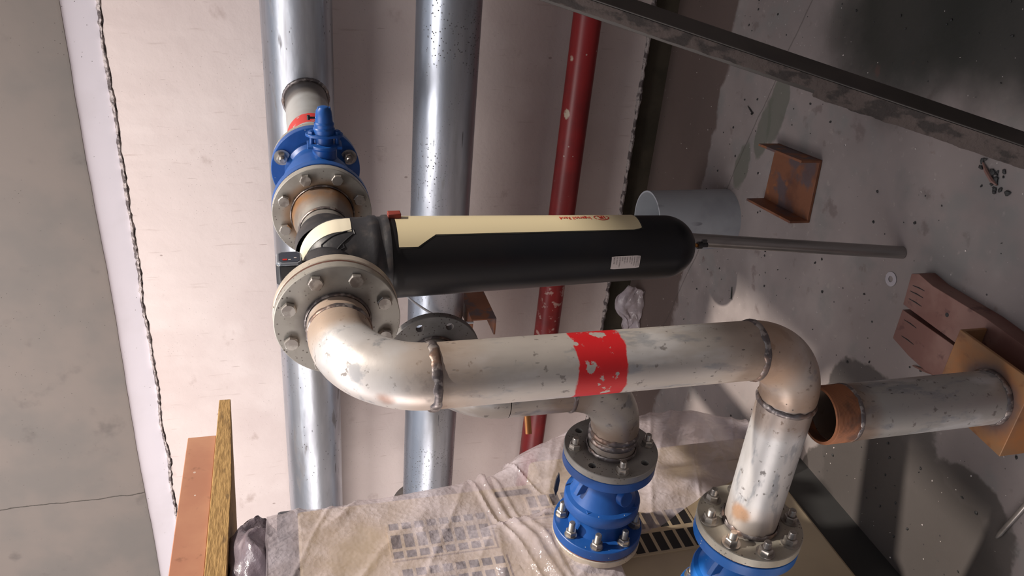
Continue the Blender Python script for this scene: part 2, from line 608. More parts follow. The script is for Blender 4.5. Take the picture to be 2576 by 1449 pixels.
def bead(c, d, r, w=.006, n=120, amp=.0022, lift=0.3):
    """an uneven weld bead round a pipe"""
    bm = bmesh.new()
    d, u, v = frame(d)
    c = Vector(c)
    rings = []
    m = 8
    for k in range(n):
        a = 2 * pi * k / n
        o = u * cos(a) + v * sin(a)
        q = noise.noise(Vector((cos(a) * 5, sin(a) * 5, c.x * 7 + c.z * 3)))
        q2 = .5 + .5 * sin(a * 34 + 3 * q)
        ww = w * (1 + .35 * q)
        cc = c + d * (q * amp * .6)
        rings.append([bm.verts.new(cc + o * (r + (ww * .38 + amp * .16 * q2) * sin(2 * pi * j / m)) + d * ww * cos(2 * pi * j / m)) for j in range(m)])
    for k in range(n):
        a_, b_ = rings[k], rings[(k + 1) % n]
        for j in range(m):
            bm.faces.new((a_[j], b_[j], b_[(j + 1) % m], a_[(j + 1) % m]))
    return bm

def box(bm, c, s, rot=None):
    c = Vector(c)
    vs = []
    for x in (-.5, .5):
        for y in (-.5, .5):
            for z in (-.5, .5):
                p = Vector((x * s[0], y * s[1], z * s[2]))
                if rot is not None:
                    p = rot @ p
                vs.append(bm.verts.new(c + p))
    for f in ((0, 1, 3, 2), (4, 6, 7, 5), (0, 4, 5, 1), (2, 3, 7, 6), (0, 2, 6, 4), (1, 5, 7, 3)):
        bm.faces.new([vs[i] for i in f])
    return bm

def prism(bm, poly, fn0, fn1):
    """poly of 2-tuples extruded between two placements"""
    a = [bm.verts.new(fn0(p)) for p in poly]
    b = [bm.verts.new(fn1(p)) for p in poly]
    bm.faces.new(a)
    bm.faces.new(b[::-1])
    for i in range(len(a)):
        j = (i + 1) % len(a)
        bm.faces.new((a[i], a[j], b[j], b[i]))
    return bm

# bolts share their mesh data; each is an object of its own under its flange
def bolt_mesh(kind, wsh=.0):
    bm = bmesh.new()
    h = 0
    if wsh:
        lathe(bm, [(0, 0), (wsh, 0), (wsh, .003), (0, .003)], (0, 0, 0), (0, 0, 1), 32)
        h = .003
    hx = .0145
    ht = .010 if kind == 'head' else .013
    prof = [(0, h), (hx, h), (hx, h + ht - .002), (hx * .86, h + ht)]
    # hexagon with chamfered top
    lathe(bm, prof + [(0, h + ht)], (0, 0, 0), (0, 0, 1), 6)
    if kind == 'head':
        lathe(bm, [(hx * .82, h + ht - .0006), (hx * .80, h + ht + .0008), (0, h + ht + .0008)], (0, 0, 0), (0, 0, 1), 32)
    else:
        st = .016 if kind == 'nut' else .026
        z = h + ht - .001
        pr = [(0, z)]
        k = 0
        while k * .002 < st:
            pr += [(.0082, z + k * .002), (.0074, z + k * .002 + .001)]
            k += 1
        pr += [(.0066, z + st + .001), (.0, z + st + .001)]
        lathe(bm, pr, (0, 0, 0), (0, 0, 1), 20)
    me = bpy.data.meshes.new('bolt')
    bmesh.ops.recalc_face_normals(bm, faces=bm.faces[:])
    bm.to_mesh(me)
    bm.free()
    me.materials.append(bolt_m)
    me.shade_smooth()
    me.set_sharp_from_angle(angle=radians(35))
    return me
BM = {}
def bolts(parent, c, d, R, angs, kind, wsh=0, u=None, v=None):
    """angles measured from world axis u towards world axis v"""
    key = (kind, wsh)
    if key not in BM:
        BM[key] = bolt_mesh(kind, wsh)
    d = Vector(d)
    for a in angs:
        a = radians(a)
        p = Vector(c) + Vector(u) * (R * cos(a)) + Vector(v) * (R * sin(a))
        o = bpy.data.objects.new('bolt' if kind == 'head' else 'nut', BM[key])
        COL.objects.link(o)
        o.parent = parent
        o.location = p - wloc(parent)
        q = d.to_track_quat('Z', 'Y')
        o.rotation_mode = 'QUATERNION'
        o.rotation_quaternion = q @ Matrix.Rotation(random.uniform(-.4, .4), 3, 'Z').to_quaternion()

def drill(o, c, d, R, angs, r, u, v):
    """cuts open bolt holes through a flange"""
    bm = bmesh.new()
    for a in angs:
        a = radians(a)
        p = Vector(c) + Vector(u) * (R * cos(a)) + Vector(v) * (R * sin(a))
        cyl(p - Vector(d) * .1, p + Vector(d) * .1, r, 24, bm=bm)
    for q in bm.verts:
        q.co -= wloc(o)
    bmesh.ops.recalc_face_normals(bm, faces=bm.faces[:])
    me = bpy.data.meshes.new('cut')
    bm.to_mesh(me)
    bm.free()
    k = bpy.data.objects.new('cut', me)
    COL.objects.link(k)
    k.location = wloc(o)
    md = o.modifiers.new('cut', 'BOOLEAN')
    md.object = k
    md.operation = 'DIFFERENCE'
    md.solver = 'EXACT'
    bpy.context.view_layer.update()
    dg = bpy.context.evaluated_depsgraph_get()
    nm = bpy.data.meshes.new_from_object(o.evaluated_get(dg))
    o.modifiers.remove(md)
    o.data = nm
    bpy.data.objects.remove(k)
    bpy.data.meshes.remove(me)

X, Y, Z = Vector((1, 0, 0)), Vector((0, 1, 0)), Vector((0, 0, 1))

# ------------------------------------------------------------------ the room
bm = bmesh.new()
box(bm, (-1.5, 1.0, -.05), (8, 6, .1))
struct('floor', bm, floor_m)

# plastered back wall: slab with a ragged upper lip
WY = 3.05
def nz(x, y, z, s=1):
    return noise.noise(Vector((x * s, y * s, z * s)))
bm = bmesh.new()
NX = 420
x0, x1 = -5.0, 1.2
cols = []
for i in range(NX + 1):
    x = x0 + (x1 - x0) * i / NX
    top = 2.137 + .012 * nz(x, 0, 0, 5) + .007 * nz(x, 3, 0, 26) + .005 * nz(x, 7, 0, 70)
    bot = .135 + .006 * nz(x, 5, 0, 30)
    zs = [bot + (top - bot) * t for t in (0, .3, .6, .9, .985, 1)]
    col = [bm.verts.new((x, WY + (.004 * nz(x, z, 9, 40) if z > 2.1 else 0), z)) for z in zs]
    col.append(bm.verts.new((x, WY + .05, top)))
    col.append(bm.verts.new((x, WY + .05, bot)))
    cols.append(col)
for a, b in zip(cols, cols[1:]):
    for k in range(8):
        bm.faces.new((a[k], b[k], b[(k + 1) % 8], a[(k + 1) % 8]))
struct('wall_back', bm, wall_m, 25)
# chipped lip along the top of the plaster
bm = bmesh.new()
cols = []
for i in range(1100):
    x = x0 + (x1 - x0) * i / 1099
    wd = .012 + .012 * abs(nz(x, 1, 0, 3)) + .008 * abs(nz(x, 2, 0, 18))
    c = 2.143 + .012 * nz(x, 0, 0, 5) + .004 * nz(x, 7, 0, 60)
    ring = []
    for j in range(7):
        t = j / 6
        z = c - wd * .3 + wd * 1.6 * t
        y = WY - .004 - .007 * sin(pi * t) + .006 * nz(x, z, 4, 75) + (.05 * t * t)
        ring.append(bm.verts.new((x, y + (.03 if j in (0,) else 0), z)))
    cols.append(ring)
for a, b in zip(cols, cols[1:]):
    for k in range(6):
        bm.faces.new((a[k], b[k], b[k + 1], a[k + 1]))
struct('trim_1', bm, rough_m, 20)
# smooth band, leaning out to the rendered upper wall
bm = bmesh.new()
cols = []
for i in range(200):
    x = x0 + (x1 - x0) * i / 199
    w_ = .006 * nz(x, 2, 0, 1.5) + .002 * nz(x, 2, 0, 9)
    cols.append([bm.verts.new(p) for p in ((x, WY + .055, 2.05), (x, WY + .02, 2.14), (x, 2.985, 2.247 + w_), (x, 3.2, 2.247 + w_), (x, 3.2, 2.05))])
for a, b in zip(cols, cols[1:]):
    for k in range(5):
        bm.faces.new((a[k], b[k], b[(k + 1) % 5], a[(k + 1) % 5]))
struct('trim_2', bm, band_m, 25)
bm = bmesh.new()
cols = []
for i in range(200):
    x = x0 + (x1 - x0) * i / 199
    w_ = .006 * nz(x, 2, 0, 1.5) + .002 * nz(x, 2, 0, 9)
    cols.append([bm.verts.new(p) for p in ((x, 3.2, 2.245 + w_), (x, 2.978, 2.245 + w_), (x, 2.975, 2.255 + w_), (x, 2.975, 3.1), (x, 3.2, 3.1))])
for a, b in zip(cols, cols[1:]):
    for k in range(5):
        bm.faces.new((a[k], b[k], b[(k + 1) % 5], a[(k + 1) % 5]))
struct('wall_upper', bm, render_m, 25)
# dark recess under the plaster and its chipped pale edge
bm = bmesh.new()
box(bm, ((x0 + x1) / 2, 3.145, .10), (x1 - x0, .10, .22))
struct('baseboard_back', bm, recess_m)
bm = bmesh.new()
cols = []
for i in range(900):
    x = x0 + (x1 - x0) * i / 899
    wd = .009 + .006 * nz(x, 2, 0, 9) + .004 * nz(x, 2, 0, 40)
    c = .133 + .004 * nz(x, 5, 0, 30)
    cols.append([bm.verts.new((x, WY + dy, c + wd * dz)) for dy, dz in ((.02, 1), (-.005, .9), (-.011, .1), (-.006, -.8), (.02, -1))])
for a, b in zip(cols, cols[1:]):
    for k in range(5):
        bm.faces.new((a[k], b[k], b[(k + 1) % 5], a[(k + 1) % 5]))
struct('trim_3', bm, rough_m, 20)
bm = bmesh.new()
box(bm, (1.25, 1.0, 1.875), (.1, 6, 3.75))  # unseen slab added to keep direct sun off most of the floor
struct('sun_blocker_right', bm, far_m)

# ------------------------------------------------------------------ pipes on the wall
LX, LZ = -.783, 1.49          # filter line
AY, AZ = 2.87, 1.508
t = thing('header_pipe', 'big galvanised uppermost wall pipe with a short branch to the stemmed blue valve', 'pipe', (-1.9, AY, AZ))
build('pipe', lathe(bmesh.new(), [(.105, -2.9), (.1175, -2.9), (.1175, 2.9), (.105, 2.9)], (-1.9, AY, AZ), X, 80), galvA, t)
bm = bmesh.new()
lathe(bm, [(.070, 0), (.070, -.62)], (LX, 2.775, LZ), Y, 64)
b = build('branch_pipe', bm, branch_m, t)
bm = bmesh.new()            # saddle weld where the branch meets the header
pts = []
for k in range(97):
    a = 2 * pi * k / 96
    xx, zz = .074 * cos(a), .074 * sin(a)
    yy = AY - math.sqrt(max(.118 ** 2 - (LZ + zz - AZ) ** 2, 0))
    pts.append((LX + xx, yy - .002, LZ + zz))
sweep(bm, pts, [.0065 + .0018 * noise.noise(Vector((cos(k / 6) * 4, k * .5, 0))) for k in range(97)], 8)
build('weld_seam', bm, weld_m, t)
f_ = build('flange', disc((LX, 2.128, LZ), Y, .06, .114, .022), fl_back_m, t)

BY, BZ = 2.72, 1.021
t = thing('lower_pipe', 'galvanised pitted wall pipe running between the branching pipe and the red pipe', 'pipe', (-1.9, BY, BZ))
build('pipe', lathe(bmesh.new(), [(.098, -2.9), (.1095, -2.9), (.1095, 2.9), (.098, 2.9)], (-1.9, BY, BZ), X, 80), galvB, t)
f_ = build('flange', disc((-2.64, BY, BZ), -X, .10, .158, .028), fl_inner_m, t)
bolts(f_, (-2.64, BY, BZ), X, .133, [20 + 45 * k for k in range(8)], 'head', 0, Y, Z)

RY = 2.90
t = thing('fire_pipe', 'red painted pipe low along the wall, flecked with plaster', 'pipe', (-1.6, RY, .47))
build('pipe', lathe(bmesh.new(), [(.045, -3.1), (.0545, -3.1), (.0545, 3.1), (.045, 3.1)], (-1.6, RY, .47), (1, 0, -.007), 56), red_m, t)

# bracket under the middle pipe with its tie wire
t = thing('pipe_bracket', 'rusty channel bracket jutting from the wall under the middle pipe', 'bracket', (-1.61, 3.05, .84))
bm = bmesh.new()
poly = [(-.05, .0), (-.05, -.10), (-.043, -.10), (-.043, -.007), (.043, -.007), (.043, -.10), (.05, -.10), (.05, 0)]
zb = .905
# web faces the +X side; flanges run back along -X
prism(bm, [(p[1], p[0]) for p in poly], lambda p: Vector((-1.595 + p[0] * .75, 2.60, zb - .055 + p[1])), lambda p: Vector((-1.595 + p[0] * .75, 3.06, zb - .055 + p[1])))
build('channel', bm, rust_m, t, bev=.001)
bm = bmesh.new()
pw = [(-1.40, 2.60, 1.20), (-1.47, 2.59, 1.16), (-1.535, 2.585, 1.08), (-1.585, 2.585, 1.0), (-1.60, 2.588, .92), (-1.602, 2.59, .895)]
sm = []
for i in range(len(pw) - 1):
    for k in range(6):
        sm.append(Vector(pw[i]).lerp(Vector(pw[i + 1]), k / 6))
sm.append(Vector(pw[-1]))
for _ in range(6):
    sm = [sm[0]] + [(sm[i - 1] + sm[i] * 2 + sm[i + 1]) / 4 for i in range(1, len(sm) - 1)] + [sm[-1]]
sweep(bm, sm, .0045, 10)
tag(build('tie_wire', bm, grey_wire_m), 'pale grey wire looping from the rusty wall bracket past the middle pipe', 'wire')

# ------------------------------------------------------------------ blue lever valve on the branch
t = thing('butterfly_valve', 'blue valve with a bare stem, between the short branch pipe and the black filter', 'valve', (LX, 1.97, LZ))
f_ = build('flange', disc((LX, 2.098, LZ), Y, .03, .1165, .026), blue_m, t)
bolts(f_, (LX, 2.098, LZ), -Y, .094, [22.5 + 45 * k for k in (1, 3, 5, 6, 7)] + [-22.5], 'nut', .021, X, Z)
f2 = build('flange', disc((LX, 1.829, LZ), Y, .03, .1165, .024), blue_m, t)
bm = bmesh.new()
lathe(bm, [(.055, 0), (.08, .003), (.072, .03), (.078, .08), (.09, .13), (.078, .18), (.07, .23), (.082, .248), (.05, .25)], (LX, 1.85, LZ), Y, 64)
build('body', bm, blue_m, t)
build('gasket', disc((LX, 1.824, LZ), Y, .03, .1135, .005), gasket_m, t)
# stem stack pointing to +X
sy, sz = 1.985, LZ - .018
bm = bmesh.new()
lathe(bm, [(0, .06), (.030, .06), (.030, .100), (.038, .104), (.038, .112), (.022, .114), (.022, .132), (0, .132)], (LX, sy, sz), X, 40)
box(bm, (LX + .108, sy, sz), (.008, .05, .085))
nk = build('bonnet', bm, blue_m, t, bev=.0015)
bm = bmesh.new()
prism(bm, [(.046 * cos(a) * (1.0 if abs(cos(a)) > .5 else .8), .030 * sin(a)) for a in [2 * pi * k / 28 for k in range(28)]],
      lambda p: Vector((LX + .132, sy + p[1], sz + p[0])), lambda p: Vector((LX + .139, sy + p[1], sz + p[0])))
build('lever_plate', bm, blue_m, t, bev=.001)
bm = bmesh.new()
lathe(bm, [(0, .138), (.027, .138), (.027, .152), (.024, .154), (.025, .165), (.022, .168), (.021, .182), (.019, .196), (.012, .206), (0, .209)], (LX, sy, sz), X, 36)
box(bm, (LX + .188, sy, sz - .001), (.034, .014, .032))
sh = build('stem', bm, blue_m, t, bev=.002)
for dz in (-.031, .031):
    bm = bmesh.new()
    cyl((LX + .10, sy - .004, sz + dz), (LX + .148, sy - .004, sz + dz), .0055, 16, bm=bm)
    lathe(bm, [(0, 0), (.010, 0), (.010, .007), (0, .007)], (LX + .139, sy - .004, sz + dz), X, 6)
    build('stem_bolt', bm, blue_m, t)
bm = bmesh.new()
cyl((LX + .178, sy, sz + .018), (LX + .178, sy, sz + .037), .0028, 10, bm=bm)
cyl((LX + .173, sy, sz + .037), (LX + .184, sy, sz + .037), .0038, 10, bm=bm)
build('split_pin', bm, black_m, t)

# ------------------------------------------------------------------ steel adapter between valve and filter
t = thing('flange_adapter', 'grey bolted flange with rusty hub between stemmed blue valve and black filter', 'flange', (LX, 1.76, LZ))
f_ = build('flange', disc((LX, 1.80, LZ), Y, .03, .116, .023), fl_back_m, t)
bolts(f_, (LX, 1.80, LZ), -Y, .094, [22.5 + 45 * k for k in range(8)], 'head', 0, X, Z)
g = Mt('heat_stained_hub', (.38, .36, .33), .5, .4)
g.near((LX, 1.80, LZ), .07, .10, (.36, .17, .06), .9, .03)
g.blotch((.22, .19, .17), 18, .45, .65, .6)
hub_m = g.done()
bm = bmesh.new()
lathe(bm, [(.071, 0), (.070, -.03), (.066, -.055), (.058, -.08), (.055, -.10), (.055, -.132)], (LX, 1.80, LZ), Y, 56)
build('reducer', bm, hub_m, t)
build('weld_seam', bead((LX, 1.797, LZ), Y, .073, .005), weld_m, t)
build('weld_seam', bead((LX, 1.705, LZ), Y, .057, .005), weld_m, t)

# ------------------------------------------------------------------ the filter
FX, FY = LX, 1.555
t = thing('air_filter', 'black compressed air filter housing with cream badge panel, hung between two grey flanges', 'filter', (FX, FY, .63))
bm = bmesh.new()
prof = []
for k in range(15):
    a = pi / 2 * (1 - k / 14)
    prof.append((.0885 * cos(a) if k else 0, 1.462 + .090 * sin(a)))
prof += [(.0895, 1.44), (.0895, 1.41), (.0925, 1.405), (.0925, 1.392), (.0895, 1.388), (.0895, 1.380), (.093, 1.376), (.093, 1.366), (.06, 1.366)]
prof = [(r, h) for r, h in prof]
lathe(bm, prof, (FX, FY, 0), Z, 80)
lathe(bm, [(.03, .0), (.064, 0), (.066, .01), (.066, .028), (.061, .032), (.060, .075), (.060, .095), (.058, .13)], (FX, FY - .165, LZ), Y, 56)
lathe(bm, [(.068, .03), (.068, .082), (.061, .09), (.061, .110), (.03, .112)], (FX, FY, LZ), Y, 56)
head = build('head', bm, head_m, t, smooth=45)
bm = bmesh.new()            # raised arrow outline on the head
def on_head(p, off=.0005):
    c = Vector((FX, FY, 1.462))
    v = Vector(p) - c
    if v.z < 0:
        h = Vector((v.x, v.y, 0)).normalized() * (.0895 + off)
        return Vector((c.x + h.x, c.y + h.y, p[2]))
    return c + v.normalized() * (.0888 + off)
def path(pp, m=8):
    r = []
    for i in range(len(pp) - 1):
        for k in range(m):
            r.append(on_head(Vector(pp[i]).lerp(Vector(pp[i + 1]), k / m)))
    r.append(on_head(pp[-1]))
    return r
sweep(bm, path([(-.703, 1.512, 1.443), (-.713, 1.493, 1.466), (-.728, 1.482, 1.483), (-.731, 1.493, 1.509), (-.722, 1.505, 1.508), (-.706, 1.511, 1.487), (-.701, 1.514, 1.473), (-.699, 1.523, 1.442), (-.703, 1.512, 1.440)]), .0013, 6)
sweep(bm, path([(-.728, 1.482, 1.483), (-.715, 1.480, 1.462), (-.713, 1.493, 1.466)]), .001, 6)
build('raised_arrow', bm, head_m, head)
bm = bmesh.new()            # cream strip over the crown
def strip(w, off, a0, a1, y0):
    g0 = []
    for i in range(41):
        a = radians(a0 + (a1 - a0) * i / 40)
        row = []
        for j in range(7):
            yy = y0 + w * (j / 6 - .5)
            r = .0888 + off
            row.append(on_head(Vector((FX + cos(a) * .08, FY + yy, 1.462 + sin(a) * .08)) , off))
        g0.append(row)
    return g0
rows = strip(.046, .0012, -12, 150, -.012)
vv = [[bm.verts.new(p) for p in r] for r in rows]
vb = [[bm.verts.new(p) for p in r] for r in strip(.046, -.001, -12, 150, -.012)]
n_, m_ = len(vv), len(vv[0])
for i in range(n_ - 1):
    for j in range(m_ - 1):
        bm.faces.new((vv[i][j], vv[i + 1][j], vv[i + 1][j + 1], vv[i][j + 1]))
for i in range(n_ - 1):
    for j in (0, m_ - 1):
        bm.faces.new((vv[i][j], vv[i + 1][j], vb[i + 1][j], vb[i][j]))
for j in range(m_ - 1):
    for i in (0, n_ - 1):
        bm.faces.new((vv[i][j], vv[i][j + 1], vb[i][j + 1], vb[i][j]))
build('crown_strip', bm, cream2_m, head)['label'] = 'cream strip arching over the black head'

ZT, ZB = 1.368, .715
def bowl_r(z):
    return .0745 + (.0885 - .0745) * (z - ZB) / (ZT - ZB)
bm = bmesh.new()
prof = [(.05, ZT), (.0885, ZT), (.0895, ZT - .006), (.0905, ZT - .012), (bowl_r(ZT - .02), ZT - .02)]
for k in range(12):
    z = ZT - .03 - (ZT - .03 - ZB) * k / 11
    prof.append((bowl_r(z), z))
for k in range(1, 17):
    a = pi / 2 * k / 16
    prof.append((.0745 * cos(a) if k < 16 else 0, ZB - .078 * sin(a)))
lathe(bm, prof, (FX, FY, 0), Z, 96)
bowl = build('bowl', bm, bowl_m, t, smooth=50)

def badge(zs, half, off, centre=0.0, thick=.0014, nb=24):
    """a patch bent round the bowl; zs = heights, half(z) = half width in degrees"""
    bm = bmesh.new()
    top, low = [], []
    for z in zs:
        hw = radians(half(z))
        r = bowl_r(z)
        top.append([bm.verts.new((FX + (r + off) * cos(centre + hw * (2 * j / nb - 1)), FY + (r + off) * sin(centre + hw * (2 * j / nb - 1)), z)) for j in range(nb + 1)])
        low.append([bm.verts.new((FX + (r - thick) * cos(centre + hw * (2 * j / nb - 1)), FY + (r - thick) * sin(centre + hw * (2 * j / nb - 1)), z)) for j in range(nb + 1)])
    for i in range(len(zs) - 1):
        for j in range(nb):
            bm.faces.new((top[i][j], top[i + 1][j], top[i + 1][j + 1], top[i][j + 1]))
        for j in (0, nb):
            bm.faces.new((top[i][j], top[i + 1][j], low[i + 1][j], low[i][j]))
    for i in (0, len(zs) - 1):
        for j in range(nb):
            bm.faces.new((top[i][j], top[i][j + 1], low[i][j + 1], low[i][j]))
    return bm
def hw(z):
    if z > 1.312:
        return 50
    if z > 1.272:
        k = (z - 1.272) / .04
        return 32.5 + 17.5 * k
    if z > .815:
        return 32.5 - 1.5 * (1.272 - z) / .45
    k = (z - .795) / .02
    return 31 * (.86 + .14 * max(k, 0) ** .6)
zs = sorted([1.352, 1.34, 1.32, 1.312, 1.306, 1.299, 1.292, 1.285, 1.278, 1.272, 1.266] + [1.25 - .03 * k for k in range(14)] + [.83, .815, .808, .802, .797, .795])
build('badge_border', badge([zs[0] - .004] + zs[1:-1] + [zs[-1] + .002], lambda z: hw(min(max(z, .796), 1.352)) + 2.0, .0006), dkline_m, bowl)
build('badge_panel', badge(zs, hw, .0014), cream_m, bowl)['label'] = 'cream badge panel with red lettering'

def text_mesh(s, size, font_scale=(1, 1), bold=.0):
    c = bpy.data.curves.new('t', 'FONT')
    c.body = s
    c.size = size
    c.align_x = 'LEFT'
    c.resolution_u = 3
    c.offset = bold
    o = bpy.data.objects.new('t', c)
    COL.objects.link(o)
    bpy.context.view_layer.update()
    dg = bpy.context.evaluated_depsgraph_get()
    me = bpy.data.meshes.new_from_object(o.evaluated_get(dg))
    bpy.data.objects.remove(o)
    bm = bmesh.new()
    bm.from_mesh(me)
    bpy.data.meshes.remove(me)
    for v in bm.verts:
        v.co.x *= font_scale[0]
        v.co.y *= font_scale[1]
    # cut long edges so the print can bend with the bowl
    bmesh.ops.triangulate(bm, faces=bm.faces[:])
    return bm
def width(bm):
    xs = [v.co.x for v in bm.verts]
    return min(xs), max(xs)
def wrap_on_bowl(bm, z0, az, off, flip=1):
    """text x runs up the bowl from z0, text y runs round it"""
    for v in bm.verts:
        z = z0 + v.co.x
        r = bowl_r(z) + off
        a = az - v.co.y / r * flip
        v.co = Vector((FX + r * cos(a), FY + r * sin(a), z))
    return bm
bmt = text_mesh('Ingersoll Rand', .0215, (.80, .95), .00035)
a_, b_ = width(bmt)
for v in bmt.verts:
    v.co.x = (v.co.x - a_) * (.0745 / (b_ - a_))
    v.co.y -= .005
build('brand_lettering', wrap_on_bowl(bmt, .908, 0.02, .0022), redink_m, bowl, smooth=0)
# oval IR emblem, below the lettering
bm = bmesh.new()
n = 72
def ringpts(rx, ry, gap=True):
    return [(rx * cos(2 * pi * k / n), ry * sin(2 * pi * k / n)) for k in range(n)]
oo, ii = ringpts(.0185, .0135), ringpts(.0163, .0112)
vo = [bm.verts.new((p[0], p[1], 0)) for p in oo]
vi = [bm.verts.new((p[0], p[1], 0)) for p in ii]
for k in range(n):
    if k % 36 in (8, 9):     # the oval is broken at two places
        continue
    k2 = (k + 1) % n
    bm.faces.new((vo[k], vo[k2], vi[k2], vi[k]))
tm = text_mesh('IR', .0205, (1.05, .95), .0007)
xa, xb = width(tm)
me_ = bpy.data.meshes.new('x')
for v in tm.verts:
    v.co.x -= (xa + xb) / 2
    v.co.y -= .0075
tm.to_mesh(me_)
tm.free()
bm.from_mesh(me_)
bpy.data.meshes.remove(me_)
build('oval_emblem', wrap_on_bowl(bm, .882, 0.02, .0022), redink_m, bowl, smooth=0)

# white data label
lz0, lz1 = .806, .876
lb = badge([lz0 + (lz1 - lz0) * k / 8 for k in range(9)], lambda z: 11.5 if lz0 + .001 < z < lz1 - .001 else 10.6, .0008, radians(-88))
lab = build('data_label', lb, label_m, bowl)
lab['label'] = 'white data label with small black print'
bm = bmesh.new()
def put_lines(txt, size, zz, off):
    """small print across the label, lines stacked up the bowl"""
    q = text_mesh(txt, size)
    for v in q.verts:
        x, y = v.co.x, v.co.y
        z = zz - y
        r = bowl_r(z) + .0014
        a = radians(-88) + (off - x) / r
        v.co = Vector((FX + r * cos(a), FY + r * sin(a), z))
    m_ = bpy.data.meshes.new('x')
    q.to_mesh(m_)
    q.free()
    bm.from_mesh(m_)
    bpy.data.meshes.remove(m_)
rows = [('MAX 17 BAR 250 PSI', .0026, .810), ('COMPRESSED AIR ONLY', .0023, .8132), ('DO NOT REMOVE BOWL', .0023, .8162),
        ('UNDER PRESSURE', .0028, .8215), ('F 1260 I H G', .0034, .8275), ('SERIAL No', .0030, .8325), ('TEMP 66 C', .0032, .8395),
        ('MAX  D G', .0034, .8455), ('MODEL', .0030, .851), ('FILTER ELEMENT', .0034, .8575), ('CE  GRADE G', .0030, .8645), ('W E W', .0050, .872)]
for s_, z_, zz in rows:
    put_lines(s_, z_, zz, .0135)
build('label_print', bm, ink_m, lab, smooth=0)

# drain fitting at the tip
bm = bmesh.new()
lathe(bm, [(0, 0), (.0075, 0), (.0075, -.012), (.005, -.013), (.005, -.02), (0, -.02)], (FX, FY, .641), Z, 6)
dr = build('drain_fitting', bm, brass_m, t)
bm = bmesh.new()
lathe(bm, [(0, -.019), (.009, -.019), (.009, -.030), (.006, -.032), (.006, -.045), (0, -.045)], (FX, FY, .641), Z, 20)
box(bm, (FX + .008, FY, .606), (.012, .004, .014))
build('drain_valve', bm, black_m, dr)
# catch button beside the seam
bm = bmesh.new()
box(bm, (FX + .094, FY + .015, 1.352), (.012, .02, .028))
build('release_catch', bm, gasket_m, t, bev=.002)

# gauge on the crown
gx, gy, gz = FX + .030, FY - .062, 1.572
def octo(hy, hz, c=.28):
    return [(-hy, -hz + c * hz * 1), (-hy + c * hy, -hz), (hy - c * hy, -hz), (hy, -hz + c * hz), (hy, hz - c * hz), (hy - c * hy, hz), (-hy + c * hy, hz), (-hy, hz - c * hz)]
bm = bmesh.new()
prism(bm, octo(.029, .026), lambda p: Vector((gx - .038, gy + p[0], gz + p[1])), lambda p: Vector((gx + .006, gy + p[0], gz + p[1])))
cyl((gx - .015, gy + .01, gz - .02), (gx - .028, gy + .035, gz - .045), .012, 20, bm=bm)
gauge = build('pressure_gauge', bm, black_m, t, bev=.002)
gauge['label'] = 'small black eight-sided gauge with clear lens on the crown'
bm = bmesh.new()
prism(bm, octo(.0285, .0255), lambda p: Vector((gx + .006, gy + p[0], gz + p[1])), lambda p: Vector((gx + .011, gy + p[0] * .92, gz + p[1] * .92)))
build('lens_rim', bm, chrome_m, gauge, bev=.001)
bm = bmesh.new()
prism(bm, octo(.022, .020), lambda p: Vector((gx + .0105, gy + p[0], gz + p[1])), lambda p: Vector((gx + .0118, gy + p[0], gz + p[1])))
build('dial', bm, Mt('dial_face', (.05, .055, .075), 0, .08, .8).done(), gauge)
bm = bmesh.new()
box(bm, (gx + .0122, gy - .012, gz + .008), (.0008, .006, .009))
build('dial_mark', bm, redink_m, gauge)
bm = bmesh.new()
box(bm, (gx + .0122, gy - .013, gz - .001), (.0008, .003, .005))
box(bm, (gx + .0122, gy - .006, gz - .012), (.0008, .003, .005))
build('dial_mark', bm, label_m, gauge)

# ------------------------------------------------------------------ front riser: two flanges, elbow, pipe, elbow, pipe
PYf = 1.103
t = thing('riser_pipe', 'pale weathered steel pipe with red band, dropping between two elbows before the black filter', 'pipe', (LX, PYf, .6))
f_ = build('flange', disc((LX, 1.300, LZ), Y, .03, .1155, .021), fl_front_m, t)
bolts(f_, (LX, 1.300, LZ), -Y, .093, [24 + 45 * k for k in range(8)], 'head', 0, X, Z)
build('gasket', disc((LX, 1.321, LZ), Y, .03, .1125, .006), gasket_m, t)
bm = bmesh.new()
lathe(bm, [(.0575, .0), (.0575, .045)], (LX, 1.262, LZ), Y, 64)
lathe(bm, [(.056, .0), (.0575, .0)], (LX, 1.262, LZ), Y, 64)
build('neck', bm, elbow_hi_m, t)
build('weld_seam', bead((LX, 1.262, LZ), Y, .0575, .006, lift=.5), weld_m, t)
build('weld_seam', bead((LX, 1.2985, LZ), Y, .0595, .006), weld_m, t)
bm = bmesh.new()
R_ = .142
pts = [Vector((LX, 1.262, LZ))] + arc((LX, PYf + R_, LZ - R_), Z, -Y, R_, 28)
sweep(bm, pts, .0573, 64)
build('elbow', bm, elbow_hi_m, t, smooth=60)
ze = LZ - R_
build('weld_seam', bead((LX, PYf, ze), Z, .0573, .0085, amp=.003), weld_m, t)
R2_ = .118
z3 = .622
zt = z3 + R2_
bm = bmesh.new()
lathe(bm, [(.05, ze), (.057, ze), (.057, zt), (.05, zt)], (LX, PYf, 0), Z, 72)
build('pipe', bm, pipe1_m, t)
build('weld_seam', bead((LX, PYf, zt - .005), Z, .0573, .007, amp=.003), weld_m, t)
bm = bmesh.new()
sweep(bm, arc((LX - R2_, PYf, zt), X, -Z, R2_, 26), .0575, 64)
build('elbow', bm, elbow_lo_m, t, smooth=60)
xe = LX - R2_
build('weld_seam', bead((xe - .01, PYf, z3), X, .058, .007, amp=.002), weld_m, t)
bm = bmesh.new()
lathe(bm, [(.057, 0), (.057, -.345)], (xe, PYf, z3), X, 72)
build('pipe', bm, run3_m, t)
F3X = -1.240
